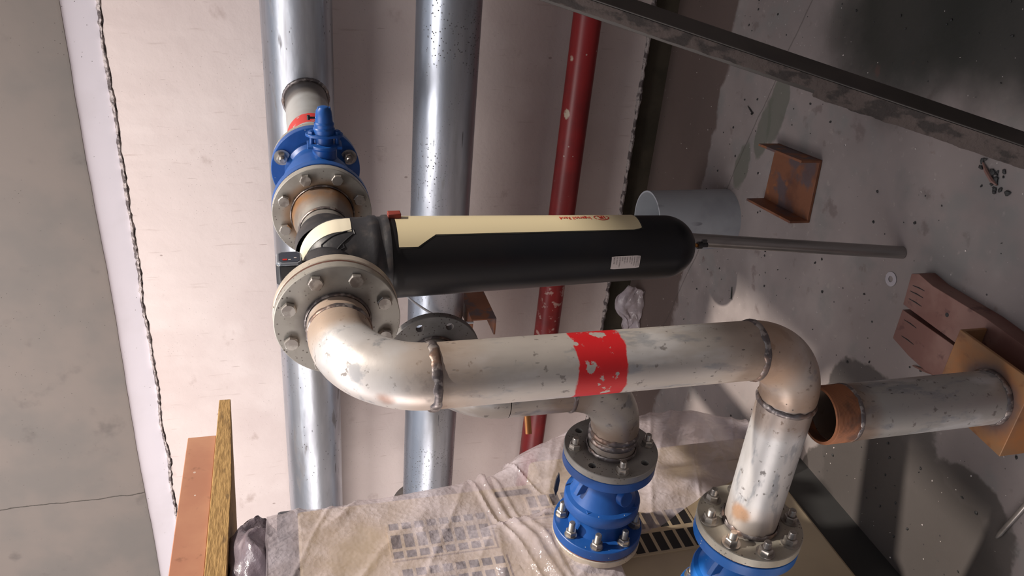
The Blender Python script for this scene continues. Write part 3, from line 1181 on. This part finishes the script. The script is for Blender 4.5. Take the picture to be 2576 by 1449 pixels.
build('weld_seam', bead((F3X + .004, PYf, z3), X, .060, .007, amp=.002), weld_m, t)
f_ = build('flange', disc((F3X, PYf, z3), -X, .03, .1155, .022), fl_out_m, t)
bolts(f_, (F3X, PYf, z3), X, .0925, [10 + 45 * k for k in range(8)], 'nut', .020, Z, Y)

# back half of the front flange pair belongs to the filter side
t = thing('companion_flange', 'cream flange bolted behind the big front flange, screwed to the black filter head', 'flange', (LX, 1.34, LZ))
f_ = build('flange', disc((LX, 1.327, LZ), Y, .03, .1165, .021), cream_fl_m, t)
bolts(f_, (LX, 1.348, LZ), Y, .093, [24 + 45 * k for k in range(8)], 'nut', .018, X, Z)
bm = bmesh.new()
lathe(bm, [(.064, .0), (.064, .045), (.03, .045)], (LX, 1.346, LZ), Y, 48)
build('hub', bm, cream_fl_m, t)

# ------------------------------------------------------------------ inner riser
PX2, PY2, Z2 = -1.055, 1.40, .835
t = thing('inner_riser_pipe', 'grey steel pipe behind the red banded pipe, an unbolted flange at its top', 'pipe', (PX2, PY2, Z2))
R3 = .135
ZF = 1.255
f_ = build('flange', disc((PX2, PY2 + R3 + .022, ZF), Y, .03, .1145, .020), fl_b_m, t)
drill(f_, (PX2, 1.56, ZF), Y, .092, [22.5 + 45 * k for k in range(8)], .0095, X, Z)
build('weld_seam', bead((PX2, PY2 + R3 + .021, ZF), Y, .060, .006), weld_m, t)
bm = bmesh.new()
sweep(bm, [(PX2, PY2 + R3 + .035, ZF)] + arc((PX2, PY2 + R3, ZF - R3), Z, -Y, R3, 24), .0573, 56)
build('elbow', bm, run2_m, t, smooth=60)
bm = bmesh.new()
lathe(bm, [(.057, ZF - R3), (.057, Z2 + R3)], (PX2, PY2, 0), Z, 64)
build('pipe', bm, run2_m, t)
build('weld_seam', bead((PX2, PY2, Z2 + R3), Z, .0573, .006), weld_m, t)
bm = bmesh.new()
sweep(bm, arc((PX2 - R3, PY2, Z2 + R3), X, -Z, R3, 24) + [(PX2 - R3 - .02, PY2, Z2)], .0580, 56)
build('elbow', bm, run2_m, t, smooth=60)
for dx in (.006, .024):
    build('weld_seam', bead((PX2 - R3 - dx, PY2, Z2), X, .0585, .0075, amp=.003), weld_m, t)
F2X = -1.247
bm = bmesh.new()
lathe(bm, [(.0575, 0), (.0575, -.06)], (PX2 - R3, PY2, Z2), X, 56)
build('neck', bm, run2_m, t)
build('weld_seam', bead((F2X + .004, PY2, Z2), X, .060, .006), weld_m, t)
f_ = build('flange', disc((F2X, PY2, Z2), -X, .03, .1155, .020), fl_inner_m, t)
drill(f_, (F2X, PY2, Z2), X, .0925, [50, 140, 230, 320], .0095, Z, Y)
bolts(f_, (F2X, PY2, Z2), X, .0925, [5, 95, 185, 275], 'nut', .016, Z, Y)
bm = bmesh.new()        # little brass plug and weld dabs
zp = 1.072
cyl((PX2 - .048, PY2 - .03, zp), (PX2 - .082, PY2 - .052, zp), .0075, 16, bm=bm)
build('plug', bm, copper_m, t)['label'] = 'rusty brass plug'

# ------------------------------------------------------------------ the two blue check valves
def check_valve(name, label, fx, py, pz, mat, offs):
    t = thing(name, label, 'valve', (fx - .12, py, pz))
    f1 = build('flange', disc((fx, py, pz), -X, .03, .1150, .027), mat, t)
    bm = bmesh.new()
    lathe(bm, [(.05, .020), (.072, .027), (.064, .036), (.061, .05), (.063, .07), (.070, .095), (.079, .115), (.084, .125),
               (.094, .129), (.0965, .134), (.0965, .158), (.093, .163), (.080, .166), (.074, .18), (.072, .20), (.078, .222), (.05, .23)], (fx, py, pz), -X, 64)
    body = build('body', bm, mat, t, smooth=40)
    bm = bmesh.new()
    dv = Vector((.25, -1, -.35)).normalized()
    c = Vector((fx - .105, py, pz))
    cyl(c + dv * .05, c + dv * .085, .020, 28, bm=bm)
    build('boss', bm, mat, body, bev=.002)
    for sy_ in (-1, 1):
        bm = bmesh.new()
        box(bm, (fx - .128, py - .085 * .7, pz + .085 * .7 * sy_), (.006, .014, .012))
        build('lug', bm, mat, body, bev=.001)
    bm = bmesh.new()
    prism(bm, [(-.03, 0), (-.09, 0), (-.10, .03), (-.075, .022)], lambda p: Vector((fx + p[0], py - .020, pz + .060 + p[1])), lambda p: Vector((fx + p[0], py - .030, pz + .055 + p[1])))
    build('rib', bm, mat, body, bev=.001)
    f2 = build('flange', disc((fx - .222, py, pz), -X, .03, .1145, .028), mat, t)
    bolts(f2, (fx - .222, py, pz), X, .0945, [offs + 45 * k for k in range(8)], 'stud', .016, Z, Y)
    build('gasket', disc((fx - .250, py, pz), -X, .03, .112, .004), gasket_m, t)
    return t, fx - .254
t2, px2 = check_valve('check_valve', 'blue check valve on the inner pipe with a dark leaf-shaped tag at its side', F2X - .021, PY2, Z2, blue_m, 22)
bm = bmesh.new()
prism(bm, [(0, 0), (.02, .006), (.055, .004), (.075, -.002), (.05, -.006), (.02, -.005)], lambda p: Vector((px2 + .09 + p[0], PY2 + .045, Z2 + .108 + p[1])), lambda p: Vector((px2 + .09 + p[0], PY2 + .050, Z2 + .108 + p[1])))
build('tag', bm, black_m, t2)['label'] = 'dark leaf-shaped tag'
build('gasket', disc((F3X - .0215, PYf, z3), -X, .03, .113, .003), gasket_m, t2).name = 'gasket'
t3, px3 = check_valve('check_valve', 'bright blue check valve at the photo edge, bolted under the big cream outlet flange', F3X - .0245, PYf, z3, blue2_m, 10)
bpy.data.objects.remove([o for o in t2.children if o.name.startswith('gasket')][-1])
build('gasket', disc((F3X - .0215, PYf, z3), -X, .03, .1135, .003), gasket_m, t3)

# ------------------------------------------------------------------ support post on its channel, plywood below
t = thing('support_post', 'grey steel stub post with rusty collar on an orange channel foot, under the lower elbow', 'post', (-.942, 1.0815, .05))
bm = bmesh.new()
lathe(bm, [(.052, .12), (.0587, .12), (.0587, .53), (.052, .53)], (-.942, 1.0815, 0), Z, 64, closed=True)
pp = build('pipe', bm, post_m, t)
bm = bmesh.new()
pr = []
k = 0
while k < 20:
    z = .488 + k * .003
    pr += [(.0592, z), (.0600, z + .0012), (.0592, z + .0025)]
    k += 1
pr = [(.055, .486)] + pr + [(.0588, .5515), (.0535, .5515), (.0530, .50)]
lathe(bm, pr, (-.942, 1.0815, 0), Z, 64)
g = Mt('rusty_thread', (.33, .13, .06), .2, .6)
g.blotch((.10, .05, .035), 16, .45, .6, .8)
build('threaded_collar', bm, g.done(), pp)['label'] = 'rust brown threaded collar'
build('weld_seam', bead((-.942, 1.0815, .492), Z, .0592, .005), weld_m, pp)
build('weld_seam', bead((-.942, 1.0815, .126), Z, .0595, .008, amp=.003), weld_m, t)
# channel foot: web up, legs down, its open end towards +X
bm = bmesh.new()
hh, th = .122, .008
ya, yb = 1.003, 1.212
poly = [(ya, hh), (yb, hh), (yb, .052), (yb - th, .052), (yb - th, hh - th), (ya + th, hh - th), (ya + th, .052), (ya, .052)]
prism(bm, poly, lambda p: Vector((-1.043 + (.012 if p[0] > 1.1 else 0), p[0], p[1])), lambda p: Vector((-.849, p[0], p[1])))
build('channel_foot', bm, primer_m, t, bev=.0015)['label'] = 'orange primed steel channel foot'

def plank(name, label, pts, z0, z1, mat, cat, group=None, edge=None):
    """a floor-lying board from its plan outline"""
    bm = bmesh.new()
    prism(bm, pts, lambda p: Vector((p[0], p[1], z0)), lambda p: Vector((p[0], p[1], z1)))
    o = build(name, bm, mat, bev=.001)
    return tag(o, label, cat, group)

def group_mesh(fn):
    bm = bmesh.new()
    fn(bm)
    return bm

# ------------------------------------------------------------------ plywood strips under the post foot
plank('plywood_strip', 'red-brown plywood strip with nail slits, poking out under the orange channel foot toward the washer',
      [(-.832, 1.442), (-.843, 1.465), (-.928, 1.457), (-.928, 1.10), (-.90, .80), (-.80, .80), (-.835, 1.109), (-.83, 1.221), (-.838, 1.391)], .0, .050, ply_m, 'plywood')
plank('plywood_strip', 'red-brown plywood strip with a broken corner, lying beside the post nearer the pipes',
      [(-.944, 1.457), (-1.03, 1.455), (-1.042, 1.387), (-1.045, 1.329), (-1.026, 1.20), (-1.0, .85), (-.938, .85), (-.939, 1.287)], .0, .046, ply_m, 'plywood')
# nail slits and knot hole on the strips
pl_ = [o for o in COL.objects if o.name.startswith('plywood_strip')]
for par, segs in ((pl_[0], [((-.868, 1.448), (-.862, 1.408)), ((-.885, 1.450), (-.880, 1.405)), ((-.905, 1.445), (-.902, 1.40))]),
                  (pl_[1], [((-.965, 1.44), (-.963, 1.395)), ((-1.008, 1.43), (-1.006, 1.385))])):
    zt_ = .0502 if par is pl_[0] else .0462
    for a_, b_ in segs:
        bm = bmesh.new()
        a3, b3 = Vector((a_[0], a_[1], zt_)), Vector((b_[0], b_[1], zt_))
        sweep(bm, [a3, (a3 + b3) / 2 + Vector((.001, 0, 0)), b3], [.0008, .0016, .0008], 6)
        build('nail_slit', bm, vent_m, par)
bm = bmesh.new()
lathe(bm, [(0, 0), (.006, 0), (.005, .0012), (0, .0012)], (-.88, 1.321, .0495), Z, 20)
build('nail_hole', bm, vent_m, pl_[0])

bm = bmesh.new()
sweep(bm, [(-1.085, 1.40, .005), (-1.073, 1.36, .006), (-1.060, 1.32, .005), (-1.05, 1.27, .005)], [.002, .0045, .0045, .002], 8)
tag(build('wood_splinter', bm, ply_m), 'thin red-brown wood splinter on the floor beside the broken plywood strip', 'splinter')

# washer
bm = disc((-.918, 1.572, .0025), -Z, .0085, .0205, .0024, 40, .0006)
tag(build('washer', bm, Mt('zinc_washer', (.46, .44, .47), .5, .4).done()), 'loose steel washer lying on the concrete floor near the plywood strip', 'washer')

# thin leaning tube
bm = bmesh.new()
p0, p1 = Vector((-.835, 1.566, 0)), Vector((-.803, 1.634, .632))
lathe(bm, [(.014, 0), (.0167, 0), (.0167, (p1 - p0).length), (.014, (p1 - p0).length)], p0, p1 - p0, 32, closed=True)
tag(build('steel_tube', bm, tube_m), 'thin steel tube standing on the floor behind the black filter tip', 'tube')

# short upright length of white pipe
pc = Vector((-1.115, 2.425, 0))
bm = bmesh.new()
lathe(bm, [(.104, .0), (.110, .0), (.110, .318), (.104, .318)], pc, Z, 80, closed=True)
tag(build('pipe_offcut', bm, pvc_m), 'short wide grey-white pipe offcut standing open-ended on the floor by the wall', 'pipe')

# rusty channel offcut lying web-down
t = thing('channel_offcut', 'rusty steel channel offcut lying web-down on the floor, flanges up', 'steel channel', (-.847, 2.09, 0))
A, B, C_, D_ = [Vector(p) for p in ((-0.752, 2.214, .004), (-0.726, 1.979, .004), (-0.924, 1.959, .004), (-0.95, 2.208, .004))]
def slab(bm, q, up):
    """q: four corners; thickness along up"""
    a = [bm.verts.new(p) for p in q]
    b = [bm.verts.new(p + up) for p in q]
    bm.faces.new(a)
    bm.faces.new(b[::-1])
    for i in range(4):
        j = (i + 1) % 4
        bm.faces.new((a[i], a[j], b[j], b[i]))
bm = bmesh.new()
slab(bm, (A - Z * .003, B - Z * .003, C_ - Z * .003, D_ - Z * .003), Z * .009)
build('web', bm, rust_m, t, bev=.001)
for P_, Q_, s_ in ((A, B, 1), (D_, C_, -1)):
    bm = bmesh.new()
    slab(bm, (P_, Q_, Q_ + Z * (.068 if s_ < 0 else .070), P_ + Z * .072), Vector((-s_ * .008, 0, 0)))
    build('flange', bm, rust_m, t, bev=.001)

# loose bits
def crumbs(name, label, pts, mat, cat, kind='stuff'):
    bm = bmesh.new()
    for x, y, r in pts:
        if -1.06 < x < -.78 and .78 < y < 1.48 or -.98 < x < -.70 and 1.92 < y < 2.25:
            continue
        m4 = Matrix.Translation((x, y, r * .4)) @ Matrix.Rotation(random.uniform(0, 6), 4, 'Z') @ Matrix.Diagonal((1, random.uniform(.4, 1), .5, 1))
        v0 = len(bm.verts)
        bmesh.ops.create_icosphere(bm, subdivisions=1, radius=r, matrix=m4)
        bm.verts.ensure_lookup_table()
        for v in bm.verts[v0:]:
            v.co += Vector((random.uniform(-1, 1), random.uniform(-1, 1), 0)) * r * .3
            v.co.z = max(v.co.z, .0003)
    o = build(name, bm, mat, smooth=0)
    tag(o, label, cat)
    o['kind'] = kind
    return o
random.seed(3)
crumbs('debris_crumbs', 'dark crumbs and grit scattered over the concrete floor', [(random.uniform(-2.0, -.15), random.uniform(.95, 2.6), random.choice((.0015, .002, .003, .0045))) for _ in range(330)], dark_m, 'debris')
crumbs('plaster_crumbs', 'pale plaster crumbs scattered over the concrete floor', [(random.uniform(-2.0, -.2), random.uniform(.95, 2.9), random.choice((.001, .0015, .0025))) for _ in range(260)], label_m, 'debris')
crumbs('swarf_heap', 'little heap of dark swarf and scraps below the leaning beam', [(-.555 + random.gauss(0, .022), 1.375 + random.gauss(0, .022), random.choice((.004, .006, .008))) for _ in range(26)], dark_m, 'debris')
bm = bmesh.new()
sweep(bm, [(-.530, 1.425, .004), (-.545, 1.405, .006), (-.560, 1.38, .006), (-.565, 1.365, .003)], [.001, .0045, .005, .002], 6)
tag(build('wood_sliver', bm, ply_m), 'small brown wood sliver pointing at the dark swarf heap', 'splinter')
bm = bmesh.new()
prism(bm, [(-1.733, 1.544), (-1.664, 1.485), (-1.69, 1.467), (-1.732, 1.517)], lambda p: Vector((p[0], p[1], 0)), lambda p: Vector((p[0], p[1], .006)))
tag(build('rust_flake', bm, rust_m), 'brown rusty scrap lying alone on the dark damp floor', 'scrap')
for i, (x, y, a) in enumerate(((-1.345, 2.27, .3), (-.70, 2.42, 1.2))):
    bm = bmesh.new()
    d_ = Vector((cos(a), sin(a), 0)) * .022
    sweep(bm, [Vector((x, y, .003)) - d_, Vector((x, y, .003)), Vector((x, y, .003)) + d_], [.0025, .0025, .001], 8)
    lathe(bm, [(0, 0), (.005, 0), (.005, .002), (0, .002)], Vector((x, y, .005)) - d_, d_, 10)
    tag(build('nail', bm, dark_m), ('small dark nail on the floor below the black filter', 'small dark nail on the floor between red pipe and channel offcut')[i], 'nail')
# steel rod at the bottom right corner
bm = bmesh.new()
sweep(bm, [(-1.305, 1.005, .0065), (-1.29, 1.002, .0065), (-1.16, .977, .0065), (-1.07, .958, .0065)], [.003, .006, .0063, .0063], 16)
tag(build('steel_rod', bm, tube_m), 'pointed steel rod lying on the sunlit floor at the lower right corner', 'rod')

# scrap of film at the wall foot
def film_sheet(name, fn, nu, nv, mat, parent=None, thick=.0015, skip=None):
    bm = bmesh.new()
    g_ = [[bm.verts.new(fn(i / nu, j / nv)) for j in range(nv + 1)] for i in range(nu + 1)]
    for i in range(nu):
        for j in range(nv):
            if skip and skip(i / nu, j / nv):
                continue
            bm.faces.new((g_[i][j], g_[i + 1][j], g_[i + 1][j + 1], g_[i][j + 1]))
    loose = [v for v in bm.verts if not v.link_faces]
    bmesh.ops.delete(bm, geom=loose, context='VERTS')
    o = build(name, bm, mat, parent, smooth=60)
    if thick > .0013:
        md = o.modifiers.new('solid', 'SOLIDIFY')
        md.thickness = thick
    return o
def scrap(u, v):
    x = -1.70 - .38 * u
    wdt = .045 + .045 * sin(pi * min(u * 2.2, 1)) if u < .45 else .05
    z = .004 + wdt * (1.3 * v) + .012 * nz(u * 3, v * 2, 1, 3)
    y = 2.93 + .06 * v + .02 * nz(u * 4, v * 3, 5, 2) - .03 * u
    return Vector((x, y, max(z, .002)))
tag(film_sheet('film_scrap', scrap, 40, 14, wrap_m), 'crumpled scrap of clear plastic film standing at the foot of the wall', 'plastic film')

# ------------------------------------------------------------------ leaning dark beam, top right
D = Vector((.214, .419, .946)).normalized()
Mi = Vector((-.259, 1.595, .865))
e_ = (R0 * .34 - R1).normalized()
e_ = (e_ - D * e_.dot(D)).normalized()
k_ = D.cross(e_).normalized()
if k_.dot(R2) < 0:
    k_ = -k_
t = thing('leaning_beam', 'dark steel-faced beam leaning across the floor at the upper right, mud along its underside', 'beam', Mi - D * (.865 / D.z))
bm = bmesh.new()
L0, L1 = -(Mi.z - .012) / D.z, 2.2
wdt, dpt = .056, .042
v1 = (e_ * .75 + k_ * .66).normalized()
v2 = (-e_ * .66 + k_ * .75).normalized()
prism(bm, [(0, 0), (wdt, 0), (wdt, dpt), (0, dpt)], lambda p: Mi + D * L0 + v1 * p[0] + v2 * p[1], lambda p: Mi + D * L1 + v1 * p[0] + v2 * p[1])
build('steel_face', bm, beam_m, t, bev=.0012)
bm = bmesh.new()
NB = 700
cols = []
for i in range(NB + 1):
    l = L0 + (L1 - L0) * i / NB
    rg = .034 + .005 * nz(l, 1, 0, 4) + .002 * nz(l, 4, 0, 30) + .0015 * nz(l, 8, 0, 90) + (.016 if l < -.42 else 0)
    c0 = Mi + D * l
    cols.append([bm.verts.new(c0 + p) for p in (v1 * -.0015 + v2 * .004, -v1 * (.002 + .0012 * nz(l, 2, 3, 20)) + v2 * .018, -v1 * .001 + v2 * rg, v1 * .012 + v2 * (rg + .004), v1 * .012 + v2 * .005)])
for a, b in zip(cols, cols[1:]):
    for k in range(5):
        bm.faces.new((a[k], b[k], b[(k + 1) % 5], a[(k + 1) % 5]))
build('mud_crust', bm, mud_m, t, smooth=20)['label'] = 'rough crust of dried brown mud'

# ------------------------------------------------------------------ machine under plastic wrap
t = thing('wrapped_machine', 'cream machine cabinet with black vents, standing below and beside the blue check valves', 'machine', (-2.2, 1.3, 0))
FXm = -1.62
bm = bmesh.new()
box(bm, (-2.26, 1.20, .865), (1.28, 1.00, 1.45))
build('cabinet', bm, machine_m, t, bev=.012)
bm = bmesh.new()
box(bm, (-2.25, 1.745, .52), (1.26, .11, .76))
build('side_module', bm, machine_m, t, bev=.02)
bm = bmesh.new()
box(bm, (-2.26, 1.26, .07), (1.24, 1.10, .14))
build('plinth', bm, dark_m, t)
bm = bmesh.new()
box(bm, (-2.26, 1.20, 1.615), (1.29, 1.01, .05))
build('top_cap', bm, Mt('grey_machine_cap', (.06, .06, .07), 0, .5).done(), t, bev=.01)
def grille(zc, yc, parent, slant=0.0):
    """dark opening with one connected cream lattice over it; zc/yc are the cell edges"""
    z0_, z1_ = min(min(c) for c in zc), max(max(c) for c in zc)
    y0_, y1_ = min(min(c) for c in yc), max(max(c) for c in yc)
    bm = bmesh.new()
    box(bm, (FXm + .001, (y0_ + y1_) / 2, (z0_ + z1_) / 2), (.004, y1_ - y0_, z1_ - z0_))
    gp = build('vent_opening', bm, vent_m, parent)
    bm = bmesh.new()
    zs_ = sorted(sum([list(c) for c in zc], []))
    ys_ = sorted(sum([list(c) for c in yc], []))
    zs_ = [zs_[0] - .006] + zs_ + [zs_[-1] + .006]
    ys_ = [ys_[0] - .006] + ys_ + [ys_[-1] + .006]
    V = {}
    def vv_(i, j):
        if (i, j) not in V:
            V[i, j] = bm.verts.new((FXm + .0045, ys_[j], zs_[i]))
        return V[i, j]
    for i in range(len(zs_) - 1):
        for j in range(len(ys_) - 1):
            if i % 2 == 1 and j % 2 == 1:
                continue
            bm.faces.new((vv_(i, j), vv_(i + 1, j), vv_(i + 1, j + 1), vv_(i, j + 1)))
    ex = bmesh.ops.extrude_face_region(bm, geom=bm.faces[:])
    for q in ex['geom']:
        if isinstance(q, bmesh.types.BMVert):
            q.co.x -= .006
    build('vent_lattice', bm, machine_m, gp)
zcols = [(1.350 - .0345 * k - .026, 1.350 - .0345 * k) for k in range(8)]
grille(zcols, [(1.578, 1.602), (1.512, 1.560), (1.478, 1.502)], t)
grille([(a - .015, b - .015) for a, b in zcols], [(1.415, 1.440), (1.350, 1.400), (1.28, 1.335)], t)
grille([(.505 + .036 * k, .505 + .036 * k + .027) for k in range(7)], [(1.378, 1.445), (1.46, 1.52)], t)
grille([(.95 - .0345 * k - .026, .95 - .0345 * k) for k in range(4)], [(1.56, 1.585), (1.595, 1.64)], t)
bm = bmesh.new()
box(bm, (FXm + .002, 1.665, .985), (.008, .016, .10))
build('handle_slot', bm, vent_m, t)
# outlet ports that the valves are bolted to
for nm, px_, py_, pz_ in (('outlet_port', px2, PY2, Z2), ('outlet_port', px3, PYf, z3)):
    bm = disc((px_, py_, pz_), -X, .03, .1150, .020)
    pf = build('port_flange', bm, cream_fl_m, t)
    bm = bmesh.new()
    lathe(bm, [(.058, 0), (.060, -.03), (.060, -.15)], (px_ - .018, py_, pz_), X, 48)
    build('port_pipe', bm, fl_inner_m, t)

# the wrap
def Yf(z):
    k = [(0.02, 1.80), (.10, 1.86), (.29, 1.962), (.44, 1.968), (.745, 1.905), (.92, 1.842), (1.03, 1.775), (1.085, 1.728), (1.34, 1.718), (1.60, 1.715), (1.66, 1.70)]
    if z <= k[0][0]:
        return k[0][1]
    for (a, b), (c, d) in zip(k, k[1:]):
        if z <= c:
            return b + (d - b) * (z - a) / (c - a)
    return k[-1][1]
def plan(s, z):
    """s = 0 behind the machine .. 1 near camera; returns x, y and outward normal"""
    yf = Yf(z)
    xf = -1.598 + (.03 if z < 1.05 else 0) * min(1, (1.05 - z) / .2 if z < 1.05 else 0)
    r = .05 + (.06 if z < 1.05 else 0)
    L_a = .55
    L_b = r * pi / 2
    L_c = .95
    T = (L_a + L_b + L_c) * s
    if T < L_a:
        return xf - r - (L_a - T), yf, Vector((0, 1, 0))
    T -= L_a
    if T < L_b:
        a = T / r
        return xf - r + r * sin(a), yf - r + r * cos(a), Vector((sin(a), cos(a), 0))
    T -= L_b
    return xf, yf - r - T, Vector((1, 0, 0))
def film_edge(z):
    return 1.375 + (.74 - z) * .46 + .012 * nz(z, 1, 1, 7)
def wrapf(u, v):
    z = 1.665 - 1.64 * v
    x, y, n = plan(u, z)
    if n.x > .9 and z < .78:
        y = max(y, film_edge(z))
    f1 = nz(y * 1.2, z * 1.0, x * .5, 2.0)
    q1 = y * 1.1 + z * 2.2
    rid = max(1 - abs(nz(q1, z * .5 - y * .4, x * .3 + 3, 2.0)) * 6, 0) ** 2
    rid2 = max(1 - abs(nz(y * 3.2 - z * .5, z * .6, x * .3 + 8, 1.6)) * 8, 0) ** 2
    rid3 = max(1 - abs(nz(y * 2.0 + z * 4.5, z * 1.5, x * .3 + 15, 1.8)) * 7, 0) ** 2
    off = .010 * f1 + .009 * rid + .005 * rid2 + .005 * rid3 + .006 * nz(y, z, x, 6)
    # the gathered fold that runs down the face, and two overlap edges
    zl = .955 + .115 * (y - 1.20) / .53 + .006 * nz(y, 0, 3, 8)
    off += .011 * math.exp(-((z - zl) / .010) ** 2) + .006 * math.exp(-((z - zl + .030) / .007) ** 2) + .008 * math.exp(-((z - zl - .034) / .006) ** 2)
    zl2 = .90 + .30 * (y - 1.53)
    if y > 1.5:
        off += .006 * math.exp(-((z - zl2) / .004) ** 2)
    # bunched round the outlet port
    d = math.hypot(y - 1.40, z - .96) 
    if n.x > .9 and y < 1.52:
        off += .055 * max(0, 1 - d / .22) * (1 if z > .80 else .2)
    off = max(off, -.008)
    p = Vector((x, y, z)) + n * off
    return p
def wskip(u, v):
    z = 1.665 - 1.64 * v
    x, y, n = plan(u, z)
    if n.x < .9:
        return False
    if z < .78 and y <= film_edge(z):
        return True
    if math.hypot(y - 1.40, z - .835) < .072:
        return True
    if z < .80 and y < 1.37:
        return True
    return False
wt = thing('plastic_wrap', 'clear bubble wrap film draped over the cream machine', 'plastic film', (-2.2, 1.3, 1.66))
film_sheet('draped_film', wrapf, 300, 380, wrap_m, wt, .0012, wskip)
def topf(u, v):
    x, y, n = plan(u, 1.665)
    c = Vector((-2.3, 1.0, 1.668))
    p = Vector((x, y, 1.665)).lerp(c, v)
    return p + Z * (.006 * nz(p.x, p.y, 0, 9) + .008 * max(1 - abs(nz(p.x, p.y, 4, 3)) * 5, 0)) * min(1, v * 12)
film_sheet('top_film', topf, 120, 40, wrap_m, wt, .0012)
# bunched film under the panels
bm = bmesh.new()
bmesh.ops.create_icosphere(bm, subdivisions=5, radius=1, matrix=Matrix.Translation((-1.80, 1.60, 1.70)) @ Matrix.Diagonal((.14, .17, .072, 1)))
for v in bm.verts:
    n_ = (v.co - Vector((-1.80, 1.60, 1.70)))
    v.co += n_ * (.30 * max(1 - abs(nz(v.co.x, v.co.y, v.co.z, 9)) * 3, 0) + .15 * nz(v.co.x, v.co.y, v.co.z, 16))
    v.co.z = min(v.co.z, 1.766)
g = Mt('dusky_bunched_film', (.16, .13, .15), 0, .22, .6)
g.blotch((.35, .30, .32), 14, .5, .7, .7)
g.bump(g.noise(40, 4), .5, .01)
build('bunched_film', bm, g.done(), wt, smooth=60)

# ------------------------------------------------------------------ panels stacked on the machine
bm = bmesh.new()
poly = [(-1.66, 2.30), (-1.66, 1.9), (-1.659, 1.5), (-1.66, .75), (-2.9, .75), (-2.9, 1.30)]
prism(bm, poly, lambda p: Vector((p[0], p[1], 1.766 if p[1] < 2.2 else 1.784)), lambda p: Vector((p[0], p[1], 1.820)))
tag(build('timber_panel', bm, lumber_m, bev=.002), 'thick yellow rough-edged timber panel on the wrapped machine, under the brown board', 'timber')
bm = bmesh.new()
poly = [(-1.672, 2.13), (-1.668, 1.5), (-1.672, .75), (-2.6, .75), (-2.6, 1.40)]
prism(bm, poly, lambda p: Vector((p[0], p[1], 1.8212)), lambda p: Vector((p[0], p[1], 1.905 if p[1] > 2 else 1.908)))
tag(build('brown_board', bm, board_m, bev=.002), 'thick smooth red-brown board stacked on the yellow timber panel', 'board')
